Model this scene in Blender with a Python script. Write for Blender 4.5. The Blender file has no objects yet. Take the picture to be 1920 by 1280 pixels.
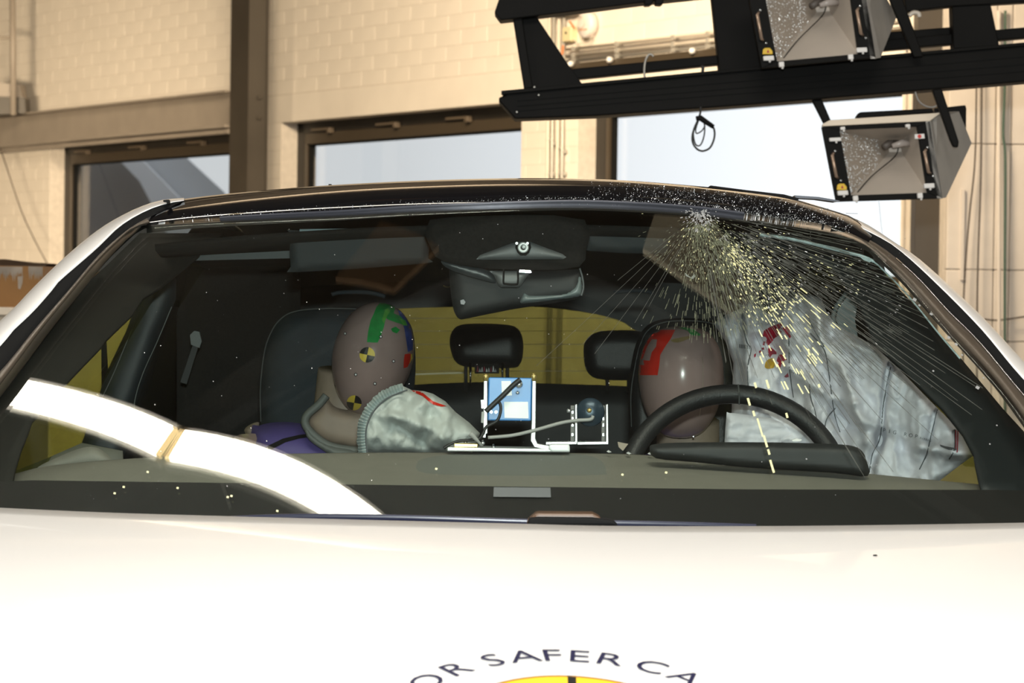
import bpy, math, random
from mathutils import Vector, Matrix, noise
from mathutils.bvhtree import BVHTree
from mathutils.geometry import delaunay_2d_cdt
random.seed(7)
C = bpy.context.scene.collection
V = Vector

# ------------------------------------------------------------------ camera
F = 5400.0
PITCH = math.atan(100 / F); ROLL = math.radians(0.8)
CAM = V((0, 0, 1.45))
_u0 = V((0, math.sin(PITCH), math.cos(PITCH))); _r0 = V((1, 0, 0))
FW = V((0, math.cos(PITCH), -math.sin(PITCH)))
RT = _r0 * math.cos(ROLL) + _u0 * math.sin(ROLL)
UP = _u0 * math.cos(ROLL) - _r0 * math.sin(ROLL)
cd = bpy.data.cameras.new('camera'); cam = bpy.data.objects.new('camera', cd); C.objects.link(cam)
cd.sensor_width = 36; cd.lens = 36 * F / 1920; cd.clip_start = 0.05; cd.clip_end = 300
M = Matrix((RT, UP, -FW)).transposed().to_4x4(); M.translation = CAM
cam.matrix_world = M
cd.dof.use_dof = True; cd.dof.focus_distance = 4.6; cd.dof.aperture_fstop = 14
bpy.context.scene.camera = cam
sc = bpy.context.scene
sc.view_settings.view_transform = 'Standard'; sc.view_settings.look = 'None'
sc.view_settings.gamma = 1; sc.view_settings.use_curve_mapping = False
sc.view_settings.exposure = 0.0
sc.cycles.use_denoising = True
sc.cycles.max_bounces = 8; sc.cycles.transparent_max_bounces = 24
sc.cycles.caustics_reflective = False; sc.cycles.caustics_refractive = False

# ------------------------------------------------------------------ sky
w = bpy.data.worlds.new('sky'); sc.world = w; w.use_nodes = True
nt = w.node_tree; nt.nodes.clear()
wo = nt.nodes.new('ShaderNodeOutputWorld'); bg = nt.nodes.new('ShaderNodeBackground')
tc = nt.nodes.new('ShaderNodeTexCoord'); sx = nt.nodes.new('ShaderNodeSeparateXYZ')
mr = nt.nodes.new('ShaderNodeMapRange'); mr.inputs['From Min'].default_value = -0.04; mr.inputs['From Max'].default_value = 0.10
cr = nt.nodes.new('ShaderNodeValToRGB')
cr.color_ramp.elements[0].color = (0.70, 0.735, 0.76, 1); cr.color_ramp.elements[1].color = (1.15, 1.2, 1.25, 1)
nt.links.new(tc.outputs['Generated'], sx.inputs[0]); nt.links.new(sx.outputs['X'], mr.inputs['Value'])
nt.links.new(mr.outputs[0], cr.inputs[0]); nt.links.new(cr.outputs[0], bg.inputs['Color']); nt.links.new(bg.outputs[0], wo.inputs[0])
bg.inputs['Strength'].default_value = 1.0

# ------------------------------------------------------------------ hall lamps, added fill lights and the flash
def area(name, loc, target, size, sizey, power, col):
    l = bpy.data.lights.new(name, 'AREA'); l.shape = 'RECTANGLE'; l.size = size; l.size_y = sizey; l.energy = power; l.color = col
    o = bpy.data.objects.new(name, l); C.objects.link(o); o.location = loc
    o.rotation_euler = (V(target) - V(loc)).to_track_quat('-Z', 'Y').to_euler()
    return o
WARM = (1.0, 0.79, 0.53)
area('hood_fill_light', (0.3, 1.3, 4.1), (0.1, 2.9, 1.1), 2.2, 1.2, 150, (1.0, 0.93, 0.83))  # unseen area light added overhead to whiten the hood
nw_ = area('hall_light_near_wall', (-0.9, 8.8, 4.1), (-0.9, 15.2, 1.9), 2.0, 1.0, 350, WARM); nw_.data.spread = math.radians(125)
fl_ = area('hall_light_far_wall', (-4.3, 11.0, 1.9), (-3.9, 19.2, 1.25), 1.4, 0.6, 95, WARM); fl_.data.spread = math.radians(62)
area('fill_light_left', (-3.6, 3.2, 2.9), (-0.7, 4.2, 1.35), 1.6, 1.0, 42, (1.0, 0.93, 0.82))  # side fill added to brighten the left white pillar
area('fill_light_right_side', (3.6, 3.2, 2.9), (0.8, 4.2, 1.35), 1.6, 1.0, 34, (1.0, 0.93, 0.82))  # matching fill added for the right white pillar
area('hall_light_right', (3.4, 7.8, 4.2), (3.0, 11.6, 1.8), 1.5, 1.0, 12, (1.0, 0.80, 0.58))
area('camera_flash', (0.02, -0.03, 1.66), (0.1, 5, 1.35), 0.10, 0.06, 150, (0.93, 1.0, 1.0))

# ------------------------------------------------------------------ helpers
def P(px, py, d):
    return CAM + FW * d + RT * (d * (px - 960) / F) - UP * (d * (py - 640) / F)
def proj(p):
    v = V(p) - CAM; d = v.dot(FW)
    return 960 + v.dot(RT) / d * F, 640 - v.dot(UP) / d * F, d
WORG = {}; WV = {}
def tag(o, label=None, cat=None, group=None, kind=None):
    if label: o['label'] = label
    if cat: o['category'] = cat
    if group: o['group'] = group
    if kind: o['kind'] = kind
    return o
def thing(name, loc, label=None, cat=None, group=None, kind=None):
    o = bpy.data.objects.new(name, None); C.objects.link(o); o.location = loc
    o.empty_display_size = 0.1; WORG[o] = V(loc)
    return tag(o, label, cat, group, kind)
def mobj(name, verts, faces, m, parent=None, smooth=False, origin=None):
    verts = [V(v) for v in verts]
    if parent is not None: org = WORG[parent]
    elif origin is not None: org = V(origin)
    else:
        org = V(((min(v.x for v in verts) + max(v.x for v in verts)) / 2, (min(v.y for v in verts) + max(v.y for v in verts)) / 2, min(v.z for v in verts)))
    me = bpy.data.meshes.new(name); me.from_pydata([tuple(v - org) for v in verts], [], faces); me.validate(); me.update()
    for mm in (m if isinstance(m, (list, tuple)) else [m]): me.materials.append(mm)
    if smooth:
        for p in me.polygons: p.use_smooth = True
    o = bpy.data.objects.new(name, me); C.objects.link(o)
    if parent is not None: o.parent = parent
    else: o.location = org
    WORG[o] = org; WV[o] = (verts, faces)
    return o
def solid(o, t, off=-1):
    s = o.modifiers.new('thickness', 'SOLIDIFY'); s.thickness = t; s.offset = off; s.use_even_offset = False
    return o
def bevel(o, wd, seg=2):
    b = o.modifiers.new('edge', 'BEVEL'); b.width = wd; b.segments = seg; b.limit_method = 'ANGLE'; b.angle_limit = math.radians(35)
    return o
class MB:
    def __init__(s): s.v = []; s.f = []
    def add(s, v, f):
        n = len(s.v); s.v += [V(x) for x in v]; s.f += [tuple(i + n for i in q) for q in f]; return s
    def box(s, c, size, ax=None):
        c = V(c); X, Y, Z = ax if ax else (V((1, 0, 0)), V((0, 1, 0)), V((0, 0, 1)))
        a, b, h = [q / 2 for q in size]
        v = [c + X * (i * a) + Y * (j * b) + Z * (k * h) for i in (-1, 1) for j in (-1, 1) for k in (-1, 1)]
        return s.add(v, [(0, 1, 3, 2), (4, 6, 7, 5), (0, 4, 5, 1), (2, 3, 7, 6), (0, 2, 6, 4), (1, 5, 7, 3)])
    def hexa(s, a, b):      # two quads of four points, front a, back b
        return s.add(list(a) + list(b), [(0, 3, 2, 1), (4, 5, 6, 7), (0, 1, 5, 4), (1, 2, 6, 5), (2, 3, 7, 6), (3, 0, 4, 7)])
    def tube(s, pts, r, n=8, closed=False, caps=True):
        pts = [V(p) for p in pts]; N = len(pts); rr = r if isinstance(r, (list, tuple)) else [r] * N
        rings = []; prev = None
        for i, p in enumerate(pts):
            if closed: t = pts[(i + 1) % N] - pts[i - 1]
            else: t = pts[min(i + 1, N - 1)] - pts[max(i - 1, 0)]
            t = t.normalized() if t.length > 1e-9 else V((0, 0, 1))
            if prev is None:
                a = t.orthogonal().normalized()
            else:
                a = prev - t * prev.dot(t); a = a.normalized() if a.length > 1e-6 else t.orthogonal().normalized()
            prev = a; b = t.cross(a)
            rings.append([p + (a * math.cos(2 * math.pi * k / n) + b * math.sin(2 * math.pi * k / n)) * rr[i] for k in range(n)])
        base = len(s.v); s.v += [v for r_ in rings for v in r_]
        for i in range(N if closed else N - 1):
            j = (i + 1) % N
            for k in range(n):
                k2 = (k + 1) % n
                s.f.append((base + i * n + k, base + i * n + k2, base + j * n + k2, base + j * n + k))
        if caps and not closed:
            s.f.append(tuple(base + k for k in range(n))[::-1]); s.f.append(tuple(base + (N - 1) * n + k for k in range(n)))
        return s
    def lathe(s, c, axis, prof, n=20):       # prof: (distance along the axis, radius)
        axis = V(axis).normalized(); a = axis.orthogonal().normalized(); b = axis.cross(a); base = len(s.v)
        for h, r in prof:
            for k in range(n):
                t = 2 * math.pi * k / n
                s.v.append(V(c) + axis * h + (a * math.cos(t) + b * math.sin(t)) * max(r, 1e-5))
        for i in range(len(prof) - 1):
            for k in range(n):
                k2 = (k + 1) % n
                s.f.append((base + i * n + k, base + i * n + k2, base + (i + 1) * n + k2, base + (i + 1) * n + k))
        s.f.append(tuple(base + k for k in range(n))[::-1]); s.f.append(tuple(base + (len(prof) - 1) * n + k for k in range(n)))
        return s
    def prism(s, poly, d, t):                # poly in picture measures at depth d, t metres thick
        dd = d if callable(d) else (lambda x, y: d)
        a = [P(x, y, dd(x, y)) for x, y in poly]; n = len(a); b = [p + FW * t for p in a]
        return s.add(a + b, [tuple(range(n))[::-1], tuple(range(n, 2 * n))] + [(i, (i + 1) % n, n + (i + 1) % n, n + i) for i in range(n)])
    def build(s, name, m, parent=None, smooth=False): return mobj(name, s.v, s.f, m, parent, smooth)
def cat(pts, n=6, closed=False):             # Catmull-Rom through points of any dimension
    N = len(pts); out = []
    g = lambda i: pts[i % N] if closed else pts[max(0, min(N - 1, i))]
    for i in range(N if closed else N - 1):
        p0, p1, p2, p3 = g(i - 1), g(i), g(i + 1), g(i + 2)
        for k in range(n):
            t = k / n
            out.append(tuple(0.5 * (2 * b + (c - a) * t + (2 * a - 5 * b + 4 * c - e) * t * t + (3 * b - a - 3 * c + e) * t ** 3) for a, b, c, e in zip(p0, p1, p2, p3)))
    if not closed: out.append(tuple(pts[-1]))
    return out
def resample(pts, n):
    L = [0]
    for a, b in zip(pts, pts[1:]): L.append(L[-1] + math.dist(a[:2], b[:2]))
    out = []; j = 0
    for i in range(n):
        t = L[-1] * i / (n - 1)
        while j < len(L) - 2 and L[j + 1] < t: j += 1
        k = (t - L[j]) / max(L[j + 1] - L[j], 1e-9); k = max(0, min(1, k))
        out.append(tuple(a + (b - a) * k for a, b in zip(pts[j], pts[j + 1])))
    return out
def loft(name, rows, m, parent=None, smooth=True, t=None, flip=False):
    n = len(rows[0]); v = [p for r in rows for p in r]
    f = []
    for i in range(len(rows) - 1):
        for j in range(n - 1):
            q = (i * n + j, i * n + j + 1, (i + 1) * n + j + 1, (i + 1) * n + j); f.append(q[::-1] if flip else q)
    o = mobj(name, v, f, m, parent, smooth)
    if t: solid(o, t)
    return o
def pip(x, y, poly):
    c = False; n = len(poly); j = n - 1
    for i in range(n):
        if (poly[i][1] > y) != (poly[j][1] > y) and x < (poly[j][0] - poly[i][0]) * (y - poly[i][1]) / (poly[j][1] - poly[i][1]) + poly[i][0]: c = not c
        j = i
    return c
def edist(x, y, poly):
    b = 1e9; n = len(poly)
    for i in range(n):
        x1, y1 = poly[i][:2]; x2, y2 = poly[(i + 1) % n][:2]; dx, dy = x2 - x1, y2 - y1; L = dx * dx + dy * dy
        t = max(0, min(1, ((x - x1) * dx + (y - y1) * dy) / L)) if L > 0 else 0
        q = (x - x1 - t * dx) ** 2 + (y - y1 - t * dy) ** 2
        if q < b: b = q
    return math.sqrt(b)
def cdt(poly, step):
    out = []
    n = len(poly)
    for i in range(n):
        a, b = poly[i], poly[(i + 1) % n]; k = max(1, int(math.dist(a, b) / step + 0.5))
        for j in range(k): out.append((a[0] + (b[0] - a[0]) * j / k, a[1] + (b[1] - a[1]) * j / k))
    nb = len(out)
    xs = [p[0] for p in out]; ys = [p[1] for p in out]; y = min(ys) + step / 2; row = 0
    pts = list(out)
    while y < max(ys):
        x = min(xs) + step * (0.25 + 0.5 * (row % 2))
        while x < max(xs):
            if pip(x, y, out) and edist(x, y, out) > step * 0.45: pts.append((x, y))
            x += step
        y += step * 0.87; row += 1
    r = delaunay_2d_cdt([V(p) for p in pts], [(i, (i + 1) % nb) for i in range(nb)], [], 1, 1e-4)
    return [tuple(v) for v in r[0]], [tuple(f) for f in r[2]], out
def patch(name, poly, depth, m, parent=None, step=8, t=None, smooth=True):     # surface over an outline, depth(x, y) in metres
    vs, fs, _ = cdt(poly, step)
    dd = depth if callable(depth) else (lambda x, y: depth)
    o = mobj(name, [P(x, y, dd(x, y)) for x, y in vs], fs, m, parent, smooth)
    if t: solid(o, t, 0)
    return o
def pillow(name, poly, d, t, r, m, parent=None, step=8, relief=None, back=0.6):     # cushion-like closed body with rounded rim
    vs, fs, out = cdt(poly, step)
    dd = d if callable(d) else (lambda x, y: d)
    n = len(vs); F_ = []; B_ = []
    for x, y in vs:
        e = edist(x, y, out); k = min(1, e / r); h = math.sqrt(max(0, 1 - (1 - k) ** 2)); z = dd(x, y)
        F_.append(P(x, y, z - t * h + (relief(x, y) * h if relief else 0))); B_.append(P(x, y, z + t * back * h + 1e-4))
    return mobj(name, F_ + B_, fs + [tuple(i + n for i in f[::-1]) for f in fs], m, parent, True)
def decal(name, poly, target, m, parent=None, step=4, off=0.0015, smooth=True):      # thin film lying on the surface of target
    bvh = WV[target][2] if len(WV[target]) > 2 else None
    if bvh is None:
        bvh = BVHTree.FromPolygons(WV[target][0], WV[target][1]); WV[target] = (WV[target][0], WV[target][1], bvh)
    vs, fs, _ = cdt(poly, step); out = []; last = None
    for x, y in vs:
        dr = (P(x, y, 1) - CAM).normalized(); h = bvh.ray_cast(CAM, dr)
        if h[0] is None:
            h = bvh.find_nearest(P(x, y, last)) if last else bvh.find_nearest(P(x, y, 5)); p = h[0]
        else: p = h[0]
        last = (p - CAM).dot(FW)
        out.append(p - dr * off)
    return mobj(name, out, fs, m, parent, smooth)

# ------------------------------------------------------------------ materials
MATS = {}
def mat(name, col, rough=0.5, metal=0.0, var=0.0, scale=20, bump=0.0, bscale=None, coat=0, spec=0.5, detail=4):
    m = bpy.data.materials.new(name); m.use_nodes = True; n = m.node_tree; b = n.nodes['Principled BSDF']
    b.inputs['Base Color'].default_value = (*col, 1); b.inputs['Roughness'].default_value = rough; b.inputs['Metallic'].default_value = metal
    b.inputs['Coat Weight'].default_value = coat; b.inputs['Coat Roughness'].default_value = 0.03; b.inputs['Specular IOR Level'].default_value = spec
    if var or bump:
        t = n.nodes.new('ShaderNodeTexCoord')
    if var:
        z = n.nodes.new('ShaderNodeTexNoise'); z.inputs['Scale'].default_value = scale; z.inputs['Detail'].default_value = detail
        r = n.nodes.new('ShaderNodeValToRGB'); r.color_ramp.elements[0].position = 0.3; r.color_ramp.elements[1].position = 0.7
        r.color_ramp.elements[0].color = (*[c * (1 - var) for c in col], 1); r.color_ramp.elements[1].color = (*[min(1, c * (1 + var * 0.6)) for c in col], 1)
        n.links.new(t.outputs['Object'], z.inputs['Vector']); n.links.new(z.outputs['Fac'], r.inputs[0]); n.links.new(r.outputs[0], b.inputs['Base Color'])
    if bump:
        z = n.nodes.new('ShaderNodeTexNoise'); z.inputs['Scale'].default_value = bscale or scale; z.inputs['Detail'].default_value = 3
        u = n.nodes.new('ShaderNodeBump'); u.inputs['Strength'].default_value = bump; u.inputs['Distance'].default_value = 0.002
        n.links.new(t.outputs['Object'], z.inputs['Vector']); n.links.new(z.outputs['Fac'], u.inputs['Height']); n.links.new(u.outputs[0], b.inputs['Normal'])
    MATS[name] = m
    return m
def glass(name, tint, f0=0.04, rough=0.0, k=1.0):
    m = bpy.data.materials.new(name); m.use_nodes = True; n = m.node_tree; n.nodes.clear()
    o = n.nodes.new('ShaderNodeOutputMaterial'); mx = n.nodes.new('ShaderNodeMixShader'); tr = n.nodes.new('ShaderNodeBsdfTransparent'); gl = n.nodes.new('ShaderNodeBsdfGlossy')
    tr.inputs[0].default_value = (*tint, 1); gl.inputs['Roughness'].default_value = rough; gl.inputs[0].default_value = (1, 1, 1, 1)
    g = n.nodes.new('ShaderNodeNewGeometry'); dt = n.nodes.new('ShaderNodeVectorMath'); dt.operation = 'DOT_PRODUCT'
    n.links.new(g.outputs['Incoming'], dt.inputs[0]); n.links.new(g.outputs['Normal'], dt.inputs[1])
    def mth(op, a, b):
        q = n.nodes.new('ShaderNodeMath'); q.operation = op
        for i, x in enumerate((a, b)):
            if x is None: continue
            if isinstance(x, (int, float)): q.inputs[i].default_value = x
            else: n.links.new(x, q.inputs[i])
        return q.outputs[0]
    c = mth('ABSOLUTE', dt.outputs['Value'], None); c = mth('SUBTRACT', 1.0, c); c = mth('POWER', c, 5.0); c = mth('MULTIPLY', c, 1 - f0); c = mth('ADD', c, f0); c = mth('MULTIPLY', c, k)
    n.links.new(c, mx.inputs[0]); n.links.new(tr.outputs[0], mx.inputs[1]); n.links.new(gl.outputs[0], mx.inputs[2]); n.links.new(mx.outputs[0], o.inputs[0])
    return m
def emit(name, col, s):
    m = bpy.data.materials.new(name); m.use_nodes = True; n = m.node_tree; n.nodes.clear()
    o = n.nodes.new('ShaderNodeOutputMaterial'); e = n.nodes.new('ShaderNodeEmission'); e.inputs[0].default_value = (*col, 1); e.inputs[1].default_value = s
    n.links.new(e.outputs[0], o.inputs[0]); return m

m_brick = mat('painted_brick', (0.80, 0.74, 0.66), 0.6, var=0.05, scale=3, bump=0.25, bscale=60)
m_mortar = mat('painted_mortar', (0.66, 0.60, 0.53), 0.8, var=0.1, scale=30)
m_lintel = mat('painted_concrete', (0.80, 0.74, 0.66), 0.6, var=0.05, scale=4, bump=0.15, bscale=30)
m_conc = mat('raw_cream_concrete', (0.66, 0.60, 0.54), 0.7, var=0.09, scale=5, bump=0.4, bscale=25)
m_floor = mat('hall_floor_grey', (0.30, 0.29, 0.27), 0.35, var=0.2, scale=2)
m_ceil = mat('hall_ceiling_panel', (0.12, 0.105, 0.09), 0.8, var=0.15, scale=2)
m_ceilb = mat('ceiling_beam_dark', (0.10, 0.09, 0.08), 0.6)
m_frame = mat('window_frame_brown', (0.020, 0.017, 0.014), 0.45, var=0.15, scale=8)
m_frame2 = mat('window_sash_brown', (0.055, 0.042, 0.028), 0.4)
m_hinge = mat('hinge_bronze', (0.12, 0.092, 0.065), 0.4)
m_steel = mat('painted_brown_steel', (0.055, 0.046, 0.036), 0.5, var=0.12, scale=6)
m_beam = mat('painted_taupe_steel', (0.31, 0.27, 0.23), 0.5, var=0.10, scale=5)
m_black = mat('black_aluminium', (0.005, 0.0045, 0.004), 0.6, var=0.2, scale=12, spec=0.12)
m_blackgl = mat('black_gloss_panel', (0.005, 0.005, 0.006), 0.05, spec=0.35)
m_frit = mat('black_ceramic_band', (0.006, 0.006, 0.006), 0.6)
m_rubber = mat('black_rubber', (0.008, 0.008, 0.008), 0.75, spec=0.15)
m_white = mat('white_car_paint', (0.90, 0.885, 0.865), 0.28, coat=0.5)
m_trimg = mat('pillar_trim_warm_reflection', (0.10, 0.08, 0.06), 0.35, metal=0.3)  # black gloss trim, the warm wall's reflection is put into the colour
m_alum = mat('blue_grey_edge_trim', (0.045, 0.048, 0.062), 0.35, metal=0.2)
m_dash = mat('grey_dash_plastic', (0.20, 0.195, 0.165), 0.6, var=0.06, scale=30, bump=0.3, bscale=600)
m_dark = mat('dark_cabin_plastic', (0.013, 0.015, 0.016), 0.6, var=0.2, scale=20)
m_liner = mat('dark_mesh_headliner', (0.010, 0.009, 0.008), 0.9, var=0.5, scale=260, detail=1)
m_seat = mat('charcoal_seat_fabric', (0.022, 0.031, 0.040), 0.85, var=0.15, scale=40, bump=0.5, bscale=900)
m_seatb = mat('black_seat_leather', (0.010, 0.011, 0.012), 0.5, bump=0.3, bscale=300)
m_thread = mat('grey_seam_thread', (0.075, 0.08, 0.08), 0.8)
m_skin = mat('brown_vinyl_skin', (0.30, 0.215, 0.20), 0.22, var=0.07, scale=18)
m_neck = mat('tan_neck_foam', (0.26, 0.20, 0.16), 0.6, var=0.15, scale=25)
m_purple = mat('purple_shoulder_jacket', (0.085, 0.062, 0.24), 0.6, var=0.12, scale=20)
m_collar = mat('grey_green_collar', (0.11, 0.12, 0.115), 0.6)
def cloth(name, col):
    m = mat(name, col, 0.55, var=0.10, scale=26, bump=0.9, bscale=45, detail=6); return m
m_bag = cloth('white_airbag_cloth', (0.74, 0.74, 0.79))
m_bag2 = cloth('grey_airbag_cloth', (0.50, 0.53, 0.51))
m_ruff = mat('ruffled_airbag_hem', (0.55, 0.62, 0.62), 0.6, var=0.1, scale=30)
m_green = mat('green_tape', (0.01, 0.26, 0.05), 0.35, var=0.25, scale=60)
m_red = mat('red_tape', (0.60, 0.025, 0.012), 0.4, var=0.1, scale=60)
m_blue = mat('blue_chalk', (0.02, 0.05, 0.26), 0.6, var=0.4, scale=60)
m_redp = mat('red_chalk_paint', (0.42, 0.012, 0.045), 0.6, var=0.4, scale=120)
m_yelp = mat('yellow_chalk_paint', (0.55, 0.32, 0.02), 0.6, var=0.3, scale=100)
m_mkY = mat('target_yellow', (0.70, 0.52, 0.06), 0.5)
m_mkK = mat('target_black', (0.008, 0.008, 0.008), 0.5)
m_dotW = mat('white_dot', (0.85, 0.85, 0.85), 0.4)
m_sblue = mat('sensor_blue_lacquer', (0.055, 0.25, 0.62), 0.35)
m_lab = mat('white_label', (0.85, 0.88, 0.90), 0.4)
m_zinc = mat('zinc_plated_steel', (0.75, 0.78, 0.80), 0.25, metal=0.9, var=0.1, scale=50)
m_brass = mat('brass', (0.62, 0.47, 0.18), 0.3, metal=0.8)
m_cabg = mat('grey_cable', (0.32, 0.32, 0.31), 0.5)
m_cabk = mat('black_cable', (0.012, 0.012, 0.012), 0.5)
m_alpl = mat('bare_aluminium_plate', (0.72, 0.75, 0.76), 0.35, metal=0.5, var=0.08, scale=60)
m_chrome = mat('chrome_post', (0.8, 0.82, 0.85), 0.1, metal=1)
m_sensor = mat('silver_ring', (0.7, 0.74, 0.75), 0.35, metal=0.2)
m_mirr = mat('mirror_shell', (0.060, 0.072, 0.078), 0.35)
m_greyp = mat('grey_trim_plastic', (0.13, 0.14, 0.145), 0.5)
m_visor = mat('sun_visor_vinyl', (0.028, 0.034, 0.037), 0.7)
m_flap = mat('pale_blue_edge', (0.40, 0.52, 0.56), 0.4)
m_box = mat('kraft_cardboard', (0.30, 0.145, 0.042), 0.7, var=0.10, scale=10)
m_boxi = mat('cardboard_flap_shaded', (0.06, 0.030, 0.012), 0.8)  # carton's cardboard with the flap underside's shade put into the colour
m_boxl = mat('torn_paper_label', (0.36, 0.30, 0.24), 0.7, var=0.35, scale=14)
m_cab = mat('cream_steel_cabinet', (0.50, 0.42, 0.32), 0.5)
m_pipe = mat('cream_conduit', (0.62, 0.56, 0.48), 0.4)
m_galv = mat('galvanised_conduit', (0.42, 0.40, 0.36), 0.4, metal=0.3)
m_detect = mat('white_plastic_device', (0.70, 0.64, 0.61), 0.4)
m_jbox = mat('yellowed_plastic', (0.66, 0.58, 0.36), 0.5)
m_housing = mat('grey_lamp_housing', (0.44, 0.42, 0.39), 0.45, var=0.06, scale=20)
m_cream = mat('cream_lamp_housing', (0.80, 0.68, 0.54), 0.45)
m_clip = mat('white_ceramic_clip', (0.8, 0.78, 0.76), 0.4)
m_yel = mat('yellow_warning_label', (0.75, 0.48, 0.02), 0.5)
m_out = mat('neighbour_roof_grey', (0.22, 0.22, 0.22), 0.8)
m_outw = mat('neighbour_fascia_white', (0.75, 0.78, 0.82), 0.8)
m_gas = mat('green_pipe', (0.05, 0.10, 0.07), 0.4)
m_wire = mat('thin_dark_wire', (0.05, 0.035, 0.025), 0.5)
m_navy = mat('navy_lettering', (0.012, 0.012, 0.05), 0.5)
m_badgeY = mat('badge_yellow', (0.90, 0.55, 0.03), 0.5)
m_crack = mat('crack_line_glass', (0.085, 0.09, 0.08), 0.5, spec=0.3)
m_haze = mat('pulverised_glass', (0.15, 0.165, 0.11), 0.6, spec=0.3)
m_chip = mat('crushed_glass_chip', (0.95, 0.93, 0.52), 0.35, metal=0.1)
m_chipw = mat('white_glass_splinter', (0.9, 0.93, 0.95), 0.25, metal=0.6)
g_ws = glass('windscreen_glass', (0.945, 0.97, 0.945))
g_rear = glass('tinted_rear_glass', (0.40, 0.42, 0.26), 0.03)
g_side = glass('tinted_side_glass', (0.47, 0.50, 0.26), 0.03, 0.0, 0.2)
g_win = glass('window_pane_glass', (0.985, 0.99, 0.99))
def reflector_mat():
    m = mat('hammered_reflector', (0.52, 0.45, 0.38), 0.35, metal=0.3, var=0.12, scale=9)
    n = m.node_tree; b = n.nodes['Principled BSDF']; t = n.nodes.new('ShaderNodeTexCoord'); z = n.nodes.new('ShaderNodeTexVoronoi'); z.inputs['Scale'].default_value = 170
    r = n.nodes.new('ShaderNodeValToRGB'); r.color_ramp.elements[0].position = 0.06; r.color_ramp.elements[0].color = (1, 1, 1, 1); r.color_ramp.elements[1].position = 0.16; r.color_ramp.elements[1].color = (0, 0, 0, 1)
    u = n.nodes.new('ShaderNodeBump'); u.inputs['Strength'].default_value = 0.6; u.inputs['Distance'].default_value = 0.003
    n.links.new(t.outputs['Object'], z.inputs['Vector']); n.links.new(z.outputs['Distance'], r.inputs[0]); n.links.new(r.outputs[0], u.inputs['Height']); n.links.new(u.outputs[0], b.inputs['Normal'])
    return m
m_refl = reflector_mat()
m_refl2 = mat('satin_reflector', (0.60, 0.53, 0.46), 0.5, metal=0.15, var=0.08, scale=7)

# ================================================================== THE HALL
D0 = 14.0; TH = math.atan(3410 / F)
WD = V((-math.sin(TH), math.cos(TH), 0)); WN = V((-math.cos(TH), -math.sin(TH), 0)); Q0 = V((0, D0, 0)); ZU = V((0, 0, 1))
def wp(s, z, off=0): return Q0 + WD * s + WN * off + ZU * z
def W(px, py, off=0):
    dr = P(px, py, 1) - CAM; o = Q0 + WN * off
    return CAM + dr * ((o - CAM).dot(WN) / dr.dot(WN))
def SZ(px, py, off=0):
    p = W(px, py, off); return (p - Q0).dot(WD), p.z
AXW = (WD, WN, ZU)
CEIL = 4.6
s_end = SZ(1820, 300)[0]; s_far = 23.0
sill = 1.40
tops = [SZ(93, 273)[1], SZ(527, 230)[1], SZ(527, 230)[1] + 0.03]
ops = [(SZ(462, 300)[0], SZ(93, 400)[0]), (SZ(977, 300)[0], SZ(527, 300)[0]), (SZ(1690, 300)[0], SZ(1083, 300)[0])]
lint_top = SZ(527, 230)[1] + 0.0775 * round((SZ(507, 175)[1] - SZ(527, 230)[1]) / 0.0775)
wall = thing('wall_back', wp(0, 0), kind='structure')
core = MB()
sb = sorted({s_end - 1.5, s_far} | {a for o in ops for a in o}); zb = sorted({0.0, sill, CEIL} | set(tops))
for a, b in zip(sb, sb[1:]):
    for z0, z1 in zip(zb, zb[1:]):
        if any(o[0] <= a + 1e-4 and b - 1e-4 <= o[1] and sill <= z0 + 1e-4 and z1 <= tops[i] + 1e-4 for i, o in enumerate(ops)): continue
        core.box(wp((a + b) / 2, (z0 + z1) / 2, -0.11), (b - a, 0.22, z1 - z0), AXW)
core.build('wall_core', m_mortar, wall)
# lintel bands
lt = MB(); zt0 = tops[1]
lt.box(wp((s_end + SZ(489, 200)[0]) / 2, (zt0 + lint_top - 0.004) / 2, 0), (SZ(489, 200)[0] - s_end, 0.008, lint_top - zt0 - 0.004), AXW)
lt.build('lintel', m_lintel, wall)
PITCHZ, BL, J = 0.0775, 0.25, 0.003
s_l1 = SZ(489, 200)[0]
def brick_ok(s0, s1, z0, z1):
    segs = [(s0, s1)]
    for i, o in enumerate(ops):
        if z1 > sill + 0.01 and z0 < tops[i] - 0.01:
            ns = []
            for a, b in segs:
                if b <= o[0] or a >= o[1]: ns.append((a, b)); continue
                if a < o[0]: ns.append((a, o[0]))
                if b > o[1]: ns.append((o[1], b))
            segs = ns
    if z1 > zt0 + 0.01 and z0 < lint_top - 0.01:
        segs = [(max(a, s_l1), b) for a, b in segs if b > s_l1 + 0.01]
    return [(a, b) for a, b in segs if b - a > 0.03]
def in_view(px, py):
    return (-30 < px < 1790 and -30 < py < 350 + (20 if px < 400 else 0)) or (765 < px < 1220 and 560 < py < 735) or (-20 < px < 130 and py < 600 and py > -30) or (15 < px < 260 and 585 < py < 885)
bricks = []; rest = MB()
zrow = zt0 - 60 * PITCHZ; k = 0
meshc = {}
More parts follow.
